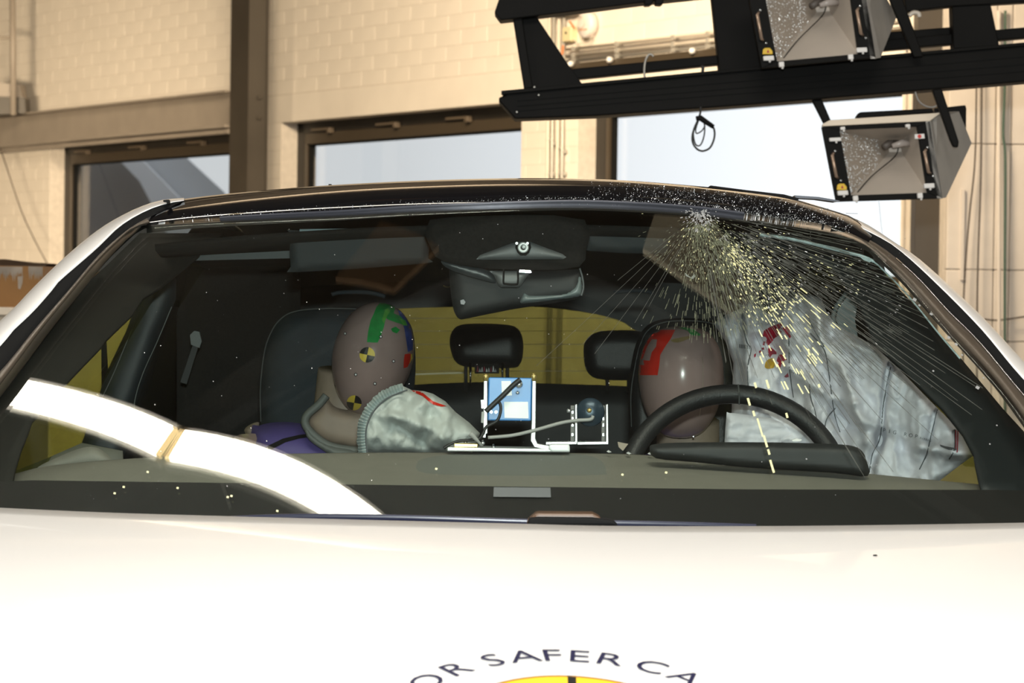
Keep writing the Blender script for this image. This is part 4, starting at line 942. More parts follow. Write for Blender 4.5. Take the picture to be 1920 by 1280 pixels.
for pts in ([(1393, 575), (1392, 600), (1400, 640), (1408, 655), (1402, 690), (1404, 740)], [(1479, 620), (1480, 680), (1484, 720), (1488, 745)], [(1520, 625), (1545, 655), (1553, 690), (1562, 760), (1568, 790), (1575, 810)], [(1566, 765), (1550, 785), (1546, 810), (1548, 830)],
            [(1516, 590), (1520, 605), (1545, 650)], [(1670, 688), (1656, 760), (1650, 820), (1636, 850), (1630, 885)], [(1758, 768), (1745, 820), (1738, 850), (1724, 880)], [(1790, 805), (1790, 840), (1780, 860)], [(1518, 720), (1520, 745), (1530, 780), (1540, 840)]):
    bagline('seam', pts, 0.0011, bagK, bag, bag)
for pts in ([(1792, 806), (1792, 835)], [(1796, 808), (1795, 842)]): bagline('red_thread', pts + [(pts[-1][0] - 1, pts[-1][1] + 6)], 0.0009, m_redp, bag, bag)
reds = [[(1432, 620), (1445, 612), (1462, 606), (1468, 608), (1460, 618), (1466, 622), (1458, 630), (1448, 636), (1440, 640), (1436, 632), (1430, 630)], [(1464, 615), (1475, 612), (1481, 618), (1480, 632), (1474, 628), (1470, 622)], [(1440, 630), (1456, 628), (1448, 640), (1440, 648), (1436, 642)], [(1431, 640), (1435, 640), (1433, 648), (1430, 646)],
        [(1427, 652), (1432, 651), (1433, 655), (1428, 656)], [(1414, 664), (1418, 662), (1417, 668), (1414, 670)], [(1423, 658), (1427, 656), (1427, 660), (1423, 661)], [(1440, 653), (1446, 651), (1452, 656), (1456, 660), (1456, 664), (1448, 664), (1444, 670), (1441, 666)], [(1460, 665), (1466, 664), (1472, 670), (1476, 674), (1470, 676), (1466, 682), (1460, 680), (1456, 676)], [(1458, 682), (1466, 678), (1464, 688), (1460, 690), (1456, 686)], [(1470, 706), (1477, 699), (1479, 706), (1474, 708)], [(1478, 628), (1482, 626), (1483, 632), (1480, 634)]]
for q in reds: decal('red_paint_mark', q, bag, m_redp, bag, 3)
decal('yellow_paint_mark', cat([(1440, 674), (1450, 671), (1453, 680), (1451, 689), (1440, 691), (1434, 688), (1435, 680)], 3, True), bag, m_yelp, bag, 3)
# printing on the airbags
m_print = mat('grey_print_ink', (0.13, 0.14, 0.15), 0.7)
def print_on(text, x0, y0, x1, y1, hgt, tgt, parent, name='printed_letter'):
    n = len(text)
    for i, ch in enumerate(text):
        if ch == ' ': continue
        t = (i + 0.5) / n; cx2 = x0 + (x1 - x0) * t; cy2 = y0 + (y1 - y0) * t; an = math.atan2(y1 - y0, x1 - x0)
        v, f = glyph(ch, hgt / 0.7); bv = WV[tgt][2]; out = []
        for a, b2, _ in v:
            X = cx2 + a * math.cos(an) + b2 * math.sin(an); Y = cy2 + a * math.sin(an) - b2 * math.cos(an)
            dr = (P(X, Y, 1) - CAM).normalized(); h = bv.ray_cast(CAM, dr); out.append((h[0] if h[0] is not None else P(X, Y, 4.6)) - dr * 0.0016)
        mobj(name, out, f, m_print, parent)
print_on('PIG ROP', 1652, 809, 1722, 822, 7, bag, bag); print_on('AIRBAG', 1724, 822, 1746, 828, 4, bag, bag)
print_on('CIVN', 1422, 664, 1444, 670, 5, bag, bag)
for i in range(7):
    x = 1386 + i * 3.0; decal('bar_mark', [(x, 645 + i * 0.4), (x + 1.6, 645 + i * 0.4), (x + 1.6, 652 + i * 0.4), (x, 652 + i * 0.4)], bag, m_print, bag, 4)
    x = 1481 + i * 3.4; y = 692 + i * 1.3; decal('bar_mark', [(x, y), (x + 1.4, y), (x + 1.4, y + 6), (x, y + 6)], bag, m_print, bag, 4)
# dark slot in the bag near its corner
decal('vent_slot', [(1762, 833), (1772, 836), (1793, 840), (1793, 844), (1778, 843), (1764, 837)], bag, bagK, bag, 4)
# driver front bag seen through the wheel
pillow('driver_airbag', cat([(1361, 860), (1362, 780), (1368, 774), (1400, 777), (1450, 785), (1480, 798), (1488, 812), (1480, 828), (1440, 850), (1400, 860)], 3, True), 4.72, 0.02, 12, m_bag, car, 6, lambda x, y: noise.noise(V((x * .04, y * .09, 0))) * 0.012)
# passenger front airbag
pbag_poly = [(676, 850), (673, 815), (675, 790), (684, 768), (698, 748), (718, 734), (740, 727), (757, 724), (772, 731), (795, 733), (812, 738), (835, 752), (855, 773), (880, 792), (900, 812), (885, 850)]
def relp(x, y):
    return 0.016 * fold(x, y, 745, 800, 820, 850, 8) - 0.018 * fold(x, y, 720, 775, 800, 800, 12) + 0.014 * fold(x, y, 805, 770, 790, 850, 9) - 0.012 * fold(x, y, 840, 780, 825, 850, 10) + noise.noise(V((x * .03, y * .03, 5))) * 0.022 + abs(noise.noise(V((x * .07, y * .05, 2)))) * 0.014
pbag = pillow('passenger_airbag', pbag_poly, 4.62, 0.06, 34, m_bag2, car, 5, relp)
ruff_c = cat([(682, 850), (679, 815), (682, 792), (692, 770), (707, 752), (724, 740), (745, 731), (757, 727)], 10)
rp = resample(ruff_c, 60); rows = [[], [], []]
for i, (x, y) in enumerate(rp):
    a = rp[max(0, i - 1)]; c = rp[min(59, i + 1)]; tx, ty = c[0] - a[0], c[1] - a[1]; L = math.hypot(tx, ty); nx, ny = ty / L, -tx / L
    if nx > 0 and y > 760: nx, ny = -nx, -ny
    if ny > 0 and y <= 760: nx, ny = -nx, -ny
    z = 0.006 * (1 if i % 2 else -1)
    jw = random.uniform(-1.5, 1.5)
    rows[0].append(P(x - nx * 5, y - ny * 5, 4.565 + z * 0.3)); rows[1].append(P(x + nx * 3, y + ny * 3, 4.56 + z)); rows[2].append(P(x + nx * (10 + jw), y + ny * (10 + jw), 4.575 + z * 1.3))
solid(loft('ruffled_hem', rows, m_ruff, pbag, False), 0.0012)
b = MB(); b.tube([P(x + 7, y + 4, 4.555) for x, y in resample(ruff_c, 30)], 0.0012, 5); b.build('hem_seam', bagK, pbag)
for q in ([(771, 731), (790, 734), (800, 742), (812, 752), (826, 757), (838, 761), (828, 762), (812, 758), (804, 752), (792, 742), (778, 736)],): decal('red_paint_mark', q, pbag, m_red, pbag, 3)
print_on('AIR', 722, 741, 742, 738, 4, pbag, pbag)

# glass breakage -------------------------------------------------------------------
IX, IY = 1312, 398
rnd = random.Random(3)
def ray_pt(th, r, bend): 
    a = th + bend * (r / 600.0); return IX + math.cos(a) * r, IY + math.sin(a) * r
def quad_on(mb, x0, y0, x1, y1, w0, tilt=0.0, off=0.005):
    dx, dy = x1 - x0, y1 - y0; L = math.hypot(dx, dy) or 1; nx, ny = -dy / L * w0, dx / L * w0
    try:
        a = onws(x0 + nx, y0 + ny, off + tilt); b_ = onws(x0 - nx, y0 - ny, off - tilt * 0.2); c = onws(x1 - nx, y1 - ny, off - tilt * 0.2); d = onws(x1 + nx, y1 + ny, off + tilt)
    except Exception: return
    mb.add([a, b_, c, d], [(0, 1, 2, 3)])
inglass = lambda x, y: y > 388 and y < 900 and x < edge_x(GR, y) - 14 and x > 300
cl = MB(); ch = MB(); cw = MB(); chz = MB()
for i in range(64):                        # long radial cracks
    th = math.radians(8 + 74 * (i + rnd.random() * 0.6) / 64); r = rnd.uniform(60, 200); rmax = rnd.uniform(380, 680) if th < math.radians(58) else rnd.uniform(180, 330); bend = math.radians(rnd.uniform(-2, 3))
    px_, py_ = ray_pt(th, r, bend)
    while r < rmax:
        r2 = r + 22; qx, qy = ray_pt(th, r2, bend)
        if inglass(qx, qy) and inglass(px_, py_): quad_on(cl, px_, py_, qx, qy, rnd.uniform(0.3, 0.6))
        px_, py_, r = qx, qy, r2
for th, r0_, r1_ in ((126, 70, 330), (131, 70, 320), (120, 80, 240), (118, 60, 200), (136, 80, 420), (140, 60, 200)):
    th = math.radians(th); r = r0_; px_, py_ = ray_pt(th, r, 0)
    while r < r1_:
        qx, qy = ray_pt(th, r + 20, 0.02); quad_on(cl, px_, py_, qx, qy, 0.26); px_, py_, r = qx, qy, r + 20
def flecks(mb, n, thm, ths, r0_, r1_, lmin, lmax, wmin, wmax, pw=1.0):
    for _ in range(n):
        th = math.radians(rnd.gauss(thm, ths)); r = r0_ + (r1_ - r0_) * rnd.random() ** pw; L = rnd.uniform(lmin, lmax)
        x, y = ray_pt(th, r, 0.02); x2, y2 = ray_pt(th, r + L, 0.02)
        if inglass(x, y) and inglass(x2, y2): quad_on(mb, x, y, x2, y2, rnd.uniform(wmin, wmax), rnd.uniform(-0.0012, 0.0012))
flecks(ch, 440, 49, 7.5, 80, 250, 1, 6, 0.35, 1.15)
flecks(cw, 160, 47, 8, 60, 250, 1, 6, 0.3, 0.9)        # main spray to the lower right
flecks(ch, 48, 50, 7, 205, 350, 8, 26, 0.6, 1.2)         # long bright splinters
flecks(ch, 16, 60, 4, 240, 380, 8, 22, 0.8, 1.5)
flecks(ch, 120, 80, 28, 25, 130, 1, 4, 0.3, 0.7)
flecks(ch, 60, 24, 7, 110, 330, 1, 6, 0.3, 0.8)
flecks(chz, 1500, 82, 26, 22, 125, 1, 7, 0.2, 0.5, 1.2)
flecks(chz, 900, 55, 12, 60, 230, 2, 10, 0.25, 0.6)
flecks(chz, 260, 82, 14, 110, 230, 5, 22, 0.2, 0.45)
flecks(cw, 150, 25, 9, 80, 420, 1, 5, 0.25, 0.7)
flecks(cw, 200, 90, 60, 2, 36, 1, 5, 0.4, 1.1)
flecks(cl, 900, 32, 13, 90, 430, 6, 30, 0.2, 0.4)
for x, y, l in ((1402, 746, 14), (1412, 770, 10), (1420, 784, 34), (1432, 816, 22), (1440, 842, 10), (1444, 862, 24), (1437, 712, 16), (1415, 717, 10), (1474, 774, 9), (1535, 720, 6), (1515, 654, 12)):
    quad_on(ch, x, y, x + l * 0.30, y + l, 2.0 if l < 25 else 1.6, 0.0008)
for x, y, r in ((1715, 561, 5), (1746, 588, 4), (1779, 632, 4), (1793, 645, 4), (1804, 665, 2.5), (1833, 726, 5), (1844, 708, 2), (1750, 695, 2.5), (1869, 797, 2), (1856, 832, 2), (1512, 860, 2), (1724, 572, 3)):
    quad_on(cw, x - r * 0.6, y - r * 0.3, x + r * 0.6, y + r * 0.4, r * 0.55, 0.0006)
for _ in range(190):                         # dust and specks over the rest of the glass
    x = rnd.uniform(60, 1750); y = rnd.uniform(420, 940)
    if 300 < x < 1700 or (x > 420 - (y - 420) * 0.8): 
        s_ = rnd.uniform(0.4, 1.1); quad_on(cw, x, y, x + s_ * 1.4, y + s_ * rnd.uniform(-1, 1), s_ * 0.6)
for x, y in ((213, 924), (230, 912), (425, 931), (432, 929), (331, 914), (518, 957), (816, 878), (275, 884), (1165, 889), (1247, 885)): quad_on(ch, x, y, x + 4, y + 1, 1.8)
tag(cl.build('crack_lines', m_crack, ws), kind='stuff'); tag(chz.build('pulverised_glass', m_haze, ws), kind='stuff'); tag(ch.build('glass_chips', m_chip, ws), kind='stuff'); tag(cw.build('glass_splinters', m_chipw, ws), kind='stuff')
# crushed glass lying over the front of the roof
rg = MB(); allrows = [q0, q1, q2, q3]
def roofpt(u, t):
    k = u * (N - 1); i = min(int(k), N - 2); f_ = k - i; q = t * 3; j = min(int(q), 2); g2 = q - j
    a = allrows[j][i].lerp(allrows[j][i + 1], f_); b_ = allrows[j + 1][i].lerp(allrows[j + 1][i + 1], f_); return a.lerp(b_, g2)
for _ in range(2400):
    if rnd.random() < 0.82: u = rnd.gauss(0.80, 0.11)
    else: u = rnd.uniform(0.04, 0.7)
    if not 0.03 < u < 0.97: continue
    t = rnd.random() ** 1.3 if u > 0.6 else rnd.uniform(0.1, 0.35) + rnd.gauss(0, 0.05)
    t = min(0.98, max(0.0, t)); p = roofpt(u, t); s_ = rnd.uniform(0.00018, 0.00075) * (1 if u > 0.6 else 0.8)
    ax = V((rnd.uniform(-1, 1), rnd.uniform(-1, 1), rnd.uniform(-1, 1))).normalized(); bx3 = ax.orthogonal().normalized(); cx3 = ax.cross(bx3)
    o = p - FW * 0.002 + UP * 0.0008
    rg.add([o + bx3 * s_ * rnd.uniform(1, 3), o + cx3 * s_, o - bx3 * s_, o - cx3 * s_ + ax * s_], [(0, 1, 2, 3)])
tag(rg.build('roof_glass_crumbs', m_chipw, car), kind='stuff')

# ================================================================== CRASH DUMMIES
def head(name, cxp, cyp, hw, hh, tilt, d, parent, m, chin=0.80, squ=2.3, depth=0.10):
    # closed egg-shaped head; hw/hh half sizes in picture measures
    sc2 = d / F; vs = []; fs = []; NA, NH = 40, 30
    c = P(cxp, cyp, d)
    for i in range(NH + 1):
        ph = math.pi * i / NH; zz = math.cos(ph); rr = abs(math.sin(ph)) ** (2 / squ)
        zz = math.copysign(abs(zz) ** (2 / squ), zz)
        tap = 1 - (1 - chin) * max(0, -zz) ** 1.2 - 0.05 * max(0, zz) ** 2
        for j in range(NA):
            a = 2 * math.pi * j / NA; x = math.cos(a) * rr * tap; y = math.sin(a) * rr * tap
            X = x * hw * sc2; Z = zz * hh * sc2; Y = y * depth * (1.0 + (0.12 * zz if y > 0 else 0))
            Xr = X * math.cos(tilt) + Z * math.sin(tilt); Zr = -X * math.sin(tilt) + Z * math.cos(tilt)
            vs.append(c + RT * Xr + UP * Zr + FW * Y)
    for i in range(NH):
        for j in range(NA):
            j2 = (j + 1) % NA; fs.append((i * NA + j, i * NA + j2, (i + 1) * NA + j2, (i + 1) * NA + j))
    return mobj(name, vs, fs, m, parent, True)
pd = thing('crash_dummy', P(640, 1100, 5.0), 'crash test dummy in purple jacket leaning in the passenger seat, green tape on head', 'dummy')
ph_ = head('head', 698, 672, 76, 107, math.radians(13), 4.92, pd, m_skin, 0.82, 2.25)
torso = pillow('torso', cat([(470, 815), (485, 798), (520, 791), (560, 793), (600, 806), (650, 815), (720, 830), (780, 850), (820, 1000), (800, 1300), (500, 1300), (470, 1000)], 3, True), 5.0, 0.09, 60, m_purple, pd, 14)
b = MB(); b.tube([P(655, 700, 4.98), P(645, 760, 4.99), P(640, 820, 5.0), P(640, 900, 5.0)], [0.055, 0.052, 0.062, 0.075], 20); b.build('neck', m_neck, pd, True)
pillow('neck_shield', cat([(612, 742), (600, 758), (583, 775), (575, 790), (584, 812), (610, 832), (660, 842), (720, 850), (700, 770), (650, 768), (625, 760)], 3, True), 4.93, 0.03, 25, m_neck, pd, 7)
b = MB(); b.tube([P(x, y, 4.905) for x, y in cat([(612, 741), (598, 758), (576, 778), (573, 796), (590, 817), (620, 836), (670, 845), (720, 850)], 6)], 0.007, 10); b.build('collar', m_collar, pd, True)
pillow('collar_flap', cat([(572, 790), (582, 812), (612, 833), (660, 843), (690, 860), (650, 870), (600, 840), (575, 818)], 3, True), 4.90, 0.012, 8, m_collar, pd, 6)
decal('jacket_stripe', [(494, 842), (505, 834), (530, 822), (560, 815), (584, 812), (590, 818), (560, 822), (535, 829), (510, 842)], torso, m_rubber, torso, 5)
pillow('shoulder_joint', cat([(458, 806), (470, 795), (486, 792), (480, 815), (478, 830), (466, 820)], 3, True), 5.02, 0.02, 12, m_neck, pd, 5)
b = MB(); b.tube([P(490, 830, 5.0), P(470, 980, 4.95), P(480, 1120, 4.75)], [0.05, 0.045, 0.035], 14); b.build('arm', m_skin, pd, True)
b = MB(); b.tube([P(800, 850, 5.05), P(830, 1000, 5.0), P(800, 1130, 4.75)], [0.05, 0.045, 0.035], 14); b.build('arm', m_skin, pd, True)
m_green2 = mat('light_green_tape', (0.09, 0.36, 0.05), 0.4, var=0.3, scale=80)
decal('green_tape', [(712, 568), (722, 566), (742, 573), (738, 588), (724, 594), (720, 612), (714, 630), (708, 642), (700, 642), (688, 641), (690, 622), (695, 600), (700, 590), (706, 575)], ph_, m_green, pd, 4, 0.002)
decal('green_tape', [(722, 590), (735, 586), (750, 592), (762, 604), (760, 610), (748, 606), (736, 602), (726, 598)], ph_, m_green, pd, 4, 0.0032)
decal('green_tape_scrap', [(733, 616), (742, 612), (750, 618), (744, 625), (736, 622)], ph_, m_green, pd, 4, 0.002)
decal('green_tape_scrap', [(722, 580), (728, 578), (732, 583), (726, 592), (720, 606), (716, 600)], ph_, m_green2, pd, 4, 0.0034)
decal('green_tape_scrap', [(748, 596), (760, 600), (764, 610), (756, 610)], ph_, m_green2, pd, 4, 0.0036)
decal('blue_tape', [(746, 580), (756, 582), (764, 596), (770, 612), (774, 640), (774, 655), (765, 660), (762, 640), (758, 615), (750, 595)], ph_, m_blue, pd, 4, 0.0022)
decal('red_tape', [(759, 664), (770, 662), (770, 676), (764, 688), (757, 690), (757, 675)], ph_, m_red, pd, 4, 0.0018)
decal('yellow_tape', [(770, 664), (773, 663), (773, 672), (768, 682)], ph_, m_mkY, pd, 4, 0.0018)
def target_mark(cx4, cy4, r, rot, tgt, parent):
    for k in range(4):
        a0 = rot + k * math.pi / 2; poly = [(cx4, cy4)] + [(cx4 + r * math.cos(a0 + i * math.pi / 16), cy4 + r * math.sin(a0 + i * math.pi / 16)) for i in range(9)]
        decal('target_quadrant', poly, tgt, m_mkY if k % 2 == 0 else m_mkK, parent, 4, 0.0026, False)
target_mark(688.5, 665, 14.5, math.radians(-78), ph_, pd); target_mark(664, 755, 14, math.radians(10), ph_, pd)
for x, y in ((647, 625), (714, 631), (738, 677), (667, 702), (703, 719), (626, 724)):
    decal('dot_ring', [(x + 3.2 * math.cos(i * math.pi / 5), y + 3.2 * math.sin(i * math.pi / 5)) for i in range(10)], ph_, m_mkK, pd, 4, 0.002)
    decal('white_dot', [(x + 1.8 * math.cos(i * math.pi / 4), y + 1.8 * math.sin(i * math.pi / 4)) for i in range(8)], ph_, m_dotW, pd, 4, 0.003)
dd_ = thing('crash_dummy', P(1290, 1100, 5.0), 'crash test dummy behind the steering wheel, red tape patch on head', 'dummy')
dh = head('head', 1277, 716, 80, 105, 0.0, 4.93, dd_, m_skin, 0.74, 2.9)
decal('red_tape', [(1228, 620), (1240, 618), (1266, 618), (1258, 634), (1247, 650), (1238, 665), (1236, 684), (1233, 703), (1198, 703), (1198, 684), (1208, 684), (1206, 675), (1218, 676), (1222, 660), (1230, 650), (1232, 636), (1222, 636), (1214, 648), (1205, 672), (1199, 676), (1200, 665), (1206, 645), (1216, 630)], dh, m_red, dd_, 4, 0.002)
decal('green_tape', [(1272, 614), (1286, 613), (1300, 617), (1314, 627), (1312, 629), (1296, 628), (1290, 620)], dh, m_green, dd_, 4, 0.002)
decal('yellow_stain', cat([(1258, 637), (1290, 630), (1293, 634), (1270, 642)], 3, True), dh, mat('olive_smear', (0.22, 0.16, 0.07), 0.4), dd_, 4, 0.001)
b = MB(); b.tube([P(1312, 640, 4.862), P(1318, 680, 4.838), P(1318, 730, 4.838), P(1312, 780, 4.85)], 0.0008, 5); b.build('mould_seam', m_neck, dd_)
pillow('torso', cat([(1150, 900), (1180, 870), (1240, 840), (1330, 840), (1400, 870), (1430, 920), (1440, 1200), (1140, 1200)], 3, True), 5.02, 0.09, 50, m_purple, dd_, 14)
b = MB(); b.tube([P(1290, 790, 5.0), P(1290, 880, 5.02)], 0.055, 18); b.build('neck', m_neck, dd_, True)
b = MB(); b.lathe(P(1300, 818, 4.85), -FW, [(0, 0.002), (0.003, 0.001)], 8); b.build('chin_screw', m_zinc, dd_)
for sx3 in (1170, 1420):
    b = MB(); b.tube([P(sx3, 900, 5.0), P(sx3, 1030, 4.9), P(1290 + (sx3 - 1290) * 0.9, 1060, 4.62)], [0.05, 0.045, 0.03], 14); b.build('arm', m_skin, dd_, True)

# ================================================================== MEASURING DEVICE ON THE DASH
DS = 4.24
dev = thing('crash_sensor', P(960, 846, DS), 'blue measuring box in a U-shaped steel bracket on the dashboard', 'sensor')
b = MB(); b.prism([(838, 838), (1068, 842), (1069, 848), (838, 846)], DS - 0.02, 0.08); bevel(b.build('base_plate', m_alpl, dev), 0.002)
b = MB(); b.prism([(916, 707.5), (998, 709), (996, 789), (914, 788)], DS + 0.004, 0.06); bx_o = bevel(b.build('blue_case', m_sblue, dev), 0.002)
for nm, q in (('white_label', [(940, 714), (958, 714), (960, 741), (947, 742), (941, 736)]), ('white_label', [(945, 753), (990, 753), (991, 783), (990, 784), (946, 783)])):
    b = MB(); b.prism(q, DS + 0.0025, 0.001); b.build(nm, m_lab, dev)
b = MB(); b.tube([P(908, 820, DS), P(911, 780, DS), P(911, 712, DS)], 0.0028, 4); bevel(b.build('bracket_arm', m_alpl, dev), 0.0005)
b = MB(); b.prism([(907, 712), (914, 712), (914, 812), (909, 815), (906, 812)], DS - 0.004, 0.03); bevel(b.build('bracket_arm', m_alpl, dev), 0.001)
b = MB(); b.prism([(998, 713), (1005, 713), (1004, 822), (1008, 832), (1030, 836), (1068, 836), (1068, 842), (1020, 842), (1002, 838), (995, 826), (997, 790)], DS - 0.004, 0.03); bevel(b.build('bracket_arm', m_alpl, dev), 0.001)
for x in (911, 1001):
    b = MB(); b.lathe(P(x, 714, DS - 0.008), UP, [(0, 0.0035), (0.008, 0.0038), (0.011, 0.002)], 12); b.build('brass_screw', m_brass, dev, True)
b = MB(); b.prism([(851, 831), (896, 832), (896, 838.5), (851, 838)], DS - 0.018, 0.035); bevel(b.build('brass_block', m_brass, dev), 0.001)
b = MB(); b.prism([(1030, 833), (1068, 833), (1069, 847), (1034, 847), (1028, 840)], DS - 0.024, 0.03); bevel(b.build('tape_wrap', m_lab, dev), 0.003)
for x, y in ((873, 827), (905, 829), (925, 837)):
    b = MB(); b.lathe(P(x, y + 4, DS - 0.005), UP, [(0, 0.003), (0.004, 0.003), (0.004, 0.0015), (0.007, 0.0015)], 10); b.build('screw', m_zinc, dev, True)
b = MB(); b.lathe(P(973, 720, DS + 0.006), -FW, [(0, 0.006), (0.004, 0.006), (0.006, 0.004)], 16); b.build('socket', m_zinc, dev, True)
b = MB(); b.lathe(P(970.5, 736, DS + 0.004), -FW, [(0, 0.003), (0.003, 0.002)], 10); b.build('screw', m_zinc, dev, True)
for x in (921, 930):
    b = MB(); b.lathe(P(x, 772, DS + 0.004), -FW, [(0, 0.0022), (0.004, 0.0022)], 10); b.build('pin', m_zinc, dev)
b = MB(); b.prism([(902, 750), (908, 750), (908, 765), (903, 765)], DS + 0.005, 0.01); b.build('nut', m_zinc, dev)
b = MB(); b.tube([P(x, y, DS - 0.014) for x, y in cat([(976, 711), (962, 722), (945, 739), (928, 755), (911, 771)], 6)], 0.0038, 10); tag(b.build('cable', m_cabk, None, True), 'thick black cable crossing the front of the blue box', 'cable')
b = MB(); b.tube([P(x, y, DS - 0.012) for x, y in cat([(925, 757), (934, 752), (939, 762), (937, 778), (930, 790), (912, 800), (906, 812), (898, 822), (880, 825), (862, 826), (845, 832), (832, 840)], 6)], 0.0022, 8); tag(b.build('cable', m_cabk, None, True), 'thin black cable curling below the blue box to the left', 'cable')
b = MB(); b.tube([P(x, y, DS - 0.020) for x, y in cat([(1112, 779), (1107, 786), (1080, 788), (1050, 793), (1000, 807), (960, 816), (915, 820)], 6)], 0.0026, 8); tag(b.build('cable', m_cabg, None, True), 'grey cable running from the round sensor to the brass block', 'cable')
b = MB(); b.tube([P(881, 812, DS - 0.02), P(885, 815, DS - 0.02), P(898, 829, DS - 0.018), P(904, 836, DS - 0.015)], [0.0042, 0.0042, 0.002, 0.0026], 8); b.build('cable_end', m_cabg, dev, True)
b = MB(); b.prism([(903, 772), (909, 771), (907, 793), (902, 792)], DS - 0.02, 0.006); b.build('cable_clip', m_cabg, dev)
s2 = thing('round_sensor', P(1106, 834, DS + 0.02), 'round dark blue sensor in a small perforated steel bracket', 'sensor')
for xa, xb in ((1070, 1076.5), (1128, 1134)):
    b = MB(); b.prism([(xa, 760), (xb, 760), (xb, 832), (xa, 832)], DS + 0.03, 0.025); b.build('bracket_side', m_frame2, s2)
for xa, xb in ((1078, 1082), (1136, 1140)):
    b = MB(); b.prism([(xa, 759), (xb, 757), (xb + 1, 829), (xb - 2, 833), (xa, 831)], DS + 0.015, 0.02); bevel(b.build('bracket_edge', m_alpl, s2), 0.001)
for xa, xb in ((1024, 1081), (1083, 1140)):
    b = MB(); b.prism([(xa, 829), (xb, 828), (xb, 832), (xa, 833)], DS + 0.015, 0.04); b.build('bracket_foot', m_alpl, s2)
for i in range(6):
    b = MB(); b.lathe(P(1044 + i * 11, 827.5, DS + 0.02), UP, [(0, 0.0014), (0.001, 0.0014)], 8); b.build('foot_rivet', m_zinc, s2)
for y in (770, 782, 794, 812):
    b = MB(); b.prism([(1072, y), (1075, y), (1075, y + 5), (1072, y + 5)], DS + 0.028, 0.003); b.build('slot', m_zinc, s2)
    b = MB(); b.prism([(1130, y), (1132.5, y), (1132.5, y + 5), (1130, y + 5)], DS + 0.028, 0.003); b.build('slot', m_zinc, s2)
b = MB(); b.lathe(P(1106, 772, DS + 0.05), -FW, [(0, 0.0205), (0.02, 0.0215), (0.024, 0.020), (0.026, 0.004)], 40); b.build('sensor_disc', mat('dark_blue_disc', (0.03, 0.052, 0.075), 0.3, metal=0.4), s2, True)
b = MB(); b.lathe(P(1105, 769, DS + 0.024), -FW, [(0, 0.004), (0.006, 0.003)], 10); b.build('hub_screw', m_brass, s2, True)
b = MB(); b.lathe(P(1063, 770, DS + 0.03), RT, [(0, 0.003), (0.006, 0.003), (0.006, 0.002), (0.014, 0.002)], 10); b.build('bolt', m_zinc, s2, True)
b = MB(); b.prism([(1158, 828), (1178, 832), (1168, 845), (1160, 838)], DS + 0.02, 0.002); tag(b.build('glass_shard', m_boxl), 'small brown and bright shard on the dashboard right of the round sensor', 'shard')
for i, (x, y) in enumerate(((1141, 846), (1178, 849), (1218, 850))):
    b = MB(); b.add([P(x - 4, y, DS - 0.03), P(x, y - 2.5, DS - 0.03), P(x + 6, y + 1, DS - 0.035), P(x + 1, y + 2.5, DS - 0.04), P(x, y, DS - 0.02)], [(0, 3, 2, 1), (0, 1, 4), (1, 2, 4), (2, 3, 4), (3, 0, 4)])
    tag(b.build('glass_crumb', m_chipw), ('tiny glass crumb on dash edge nearest the round sensor', 'tiny glass crumb, middle one of three on dash edge', 'tiny glass crumb on dash edge nearest the instrument hood')[i], 'glass crumb')

# ================================================================== OVERHEAD LIGHT RIG
DG = 7.6
rig = thing('lighting_rig', P(1450, 220, DG), 'black aluminium lighting frame hanging above the car', 'frame')
def rp_(name, poly, d, t, bv=0.003, m=m_black):
    b = MB(); b.prism(poly, d, t); return bevel(b.build(name, m, rig), bv)
rp_('upper_beam', [(927, 23), (945, -30), (1420, -75), (1420, -22), (1345, -10), (1210, 4), (1070, 22), (938.5, 38)], DG, 0.09)
rp_('post', [(962, 34), (979, 32), (999, 164), (983, 167)], DG + 0.02, 0.06)
rp_('gusset', [(979, 32), (1004, 28), (1066, 122), (1092, 158), (998, 166)], DG + 0.05, 0.012, 0.001)
rp_('middle_rail', [(1062, 130), (1345, 103), (1560, 83), (2000, 44), (2000, 64), (1560, 103), (1345, 121), (1082, 148)], DG + 0.06, 0.05)
mb_ = rp_('lower_beam', [(940, 172), (1150, 152), (1385, 131), (1640, 107), (1990, 76), (1990, 147), (1640, 177), (1385, 198), (1120, 217), (966, 223), (936, 190), (935, 183), (946, 179)], DG - 0.04, 0.10, 0.004)
for k in (0.25, 0.5, 0.72):
    rp_('beam_groove', [(970, 178 + 40 * k), (1990, 84 + 60 * k), (1990, 85.5 + 60 * k), (970, 179.5 + 40 * k)], DG - 0.043, 0.004, 0.0002, m_rubber)
rp_('beam_lip', [(940, 170), (1385, 128), (1990, 73), (1990, 79), (1385, 134), (940, 177)], DG - 0.055, 0.02, 0.001)
rp_('post', [(1333, -20), (1418, -30), (1428, 132), (1349, 136)], DG + 0.03, 0.06)
rp_('post', [(1784, -20), (1852, -20), (1874, 86), (1788, 92)], DG + 0.03, 0.06)
rp_('upper_beam', [(1690, -30), (1990, -60), (1990, 0), (1856, 8), (1784, 12), (1700, 22)], DG + 0.02, 0.05)
rp_('cross_rail', [(1640, 62), (1790, 50), (1790, 66), (1640, 80)], DG + 0.10, 0.03)
rp_('hanger_arm', [(1522, 187), (1541, 186), (1560, 230), (1547, 236)], DG - 0.02, 0.02)
rp_('hanger_arm', [(1748, 168), (1766, 166), (1798, 265), (1797, 276), (1788, 275), (1782, 262)], DG - 0.30, 0.02)
rp_('hanger_arm', [(1664, -10), (1690, -10), (1732, 106), (1714, 108)], DG - 0.10, 0.02)
for k, (x, y) in enumerate(((1216, 2), (1236, 0))):
    rp_('clamp_jaw', [(x - 6, -10), (x + 6, -10), (x + 9, 4), (x + 4, 9), (x - 8, 10 - k * 2)], DG - 0.02, 0.05)
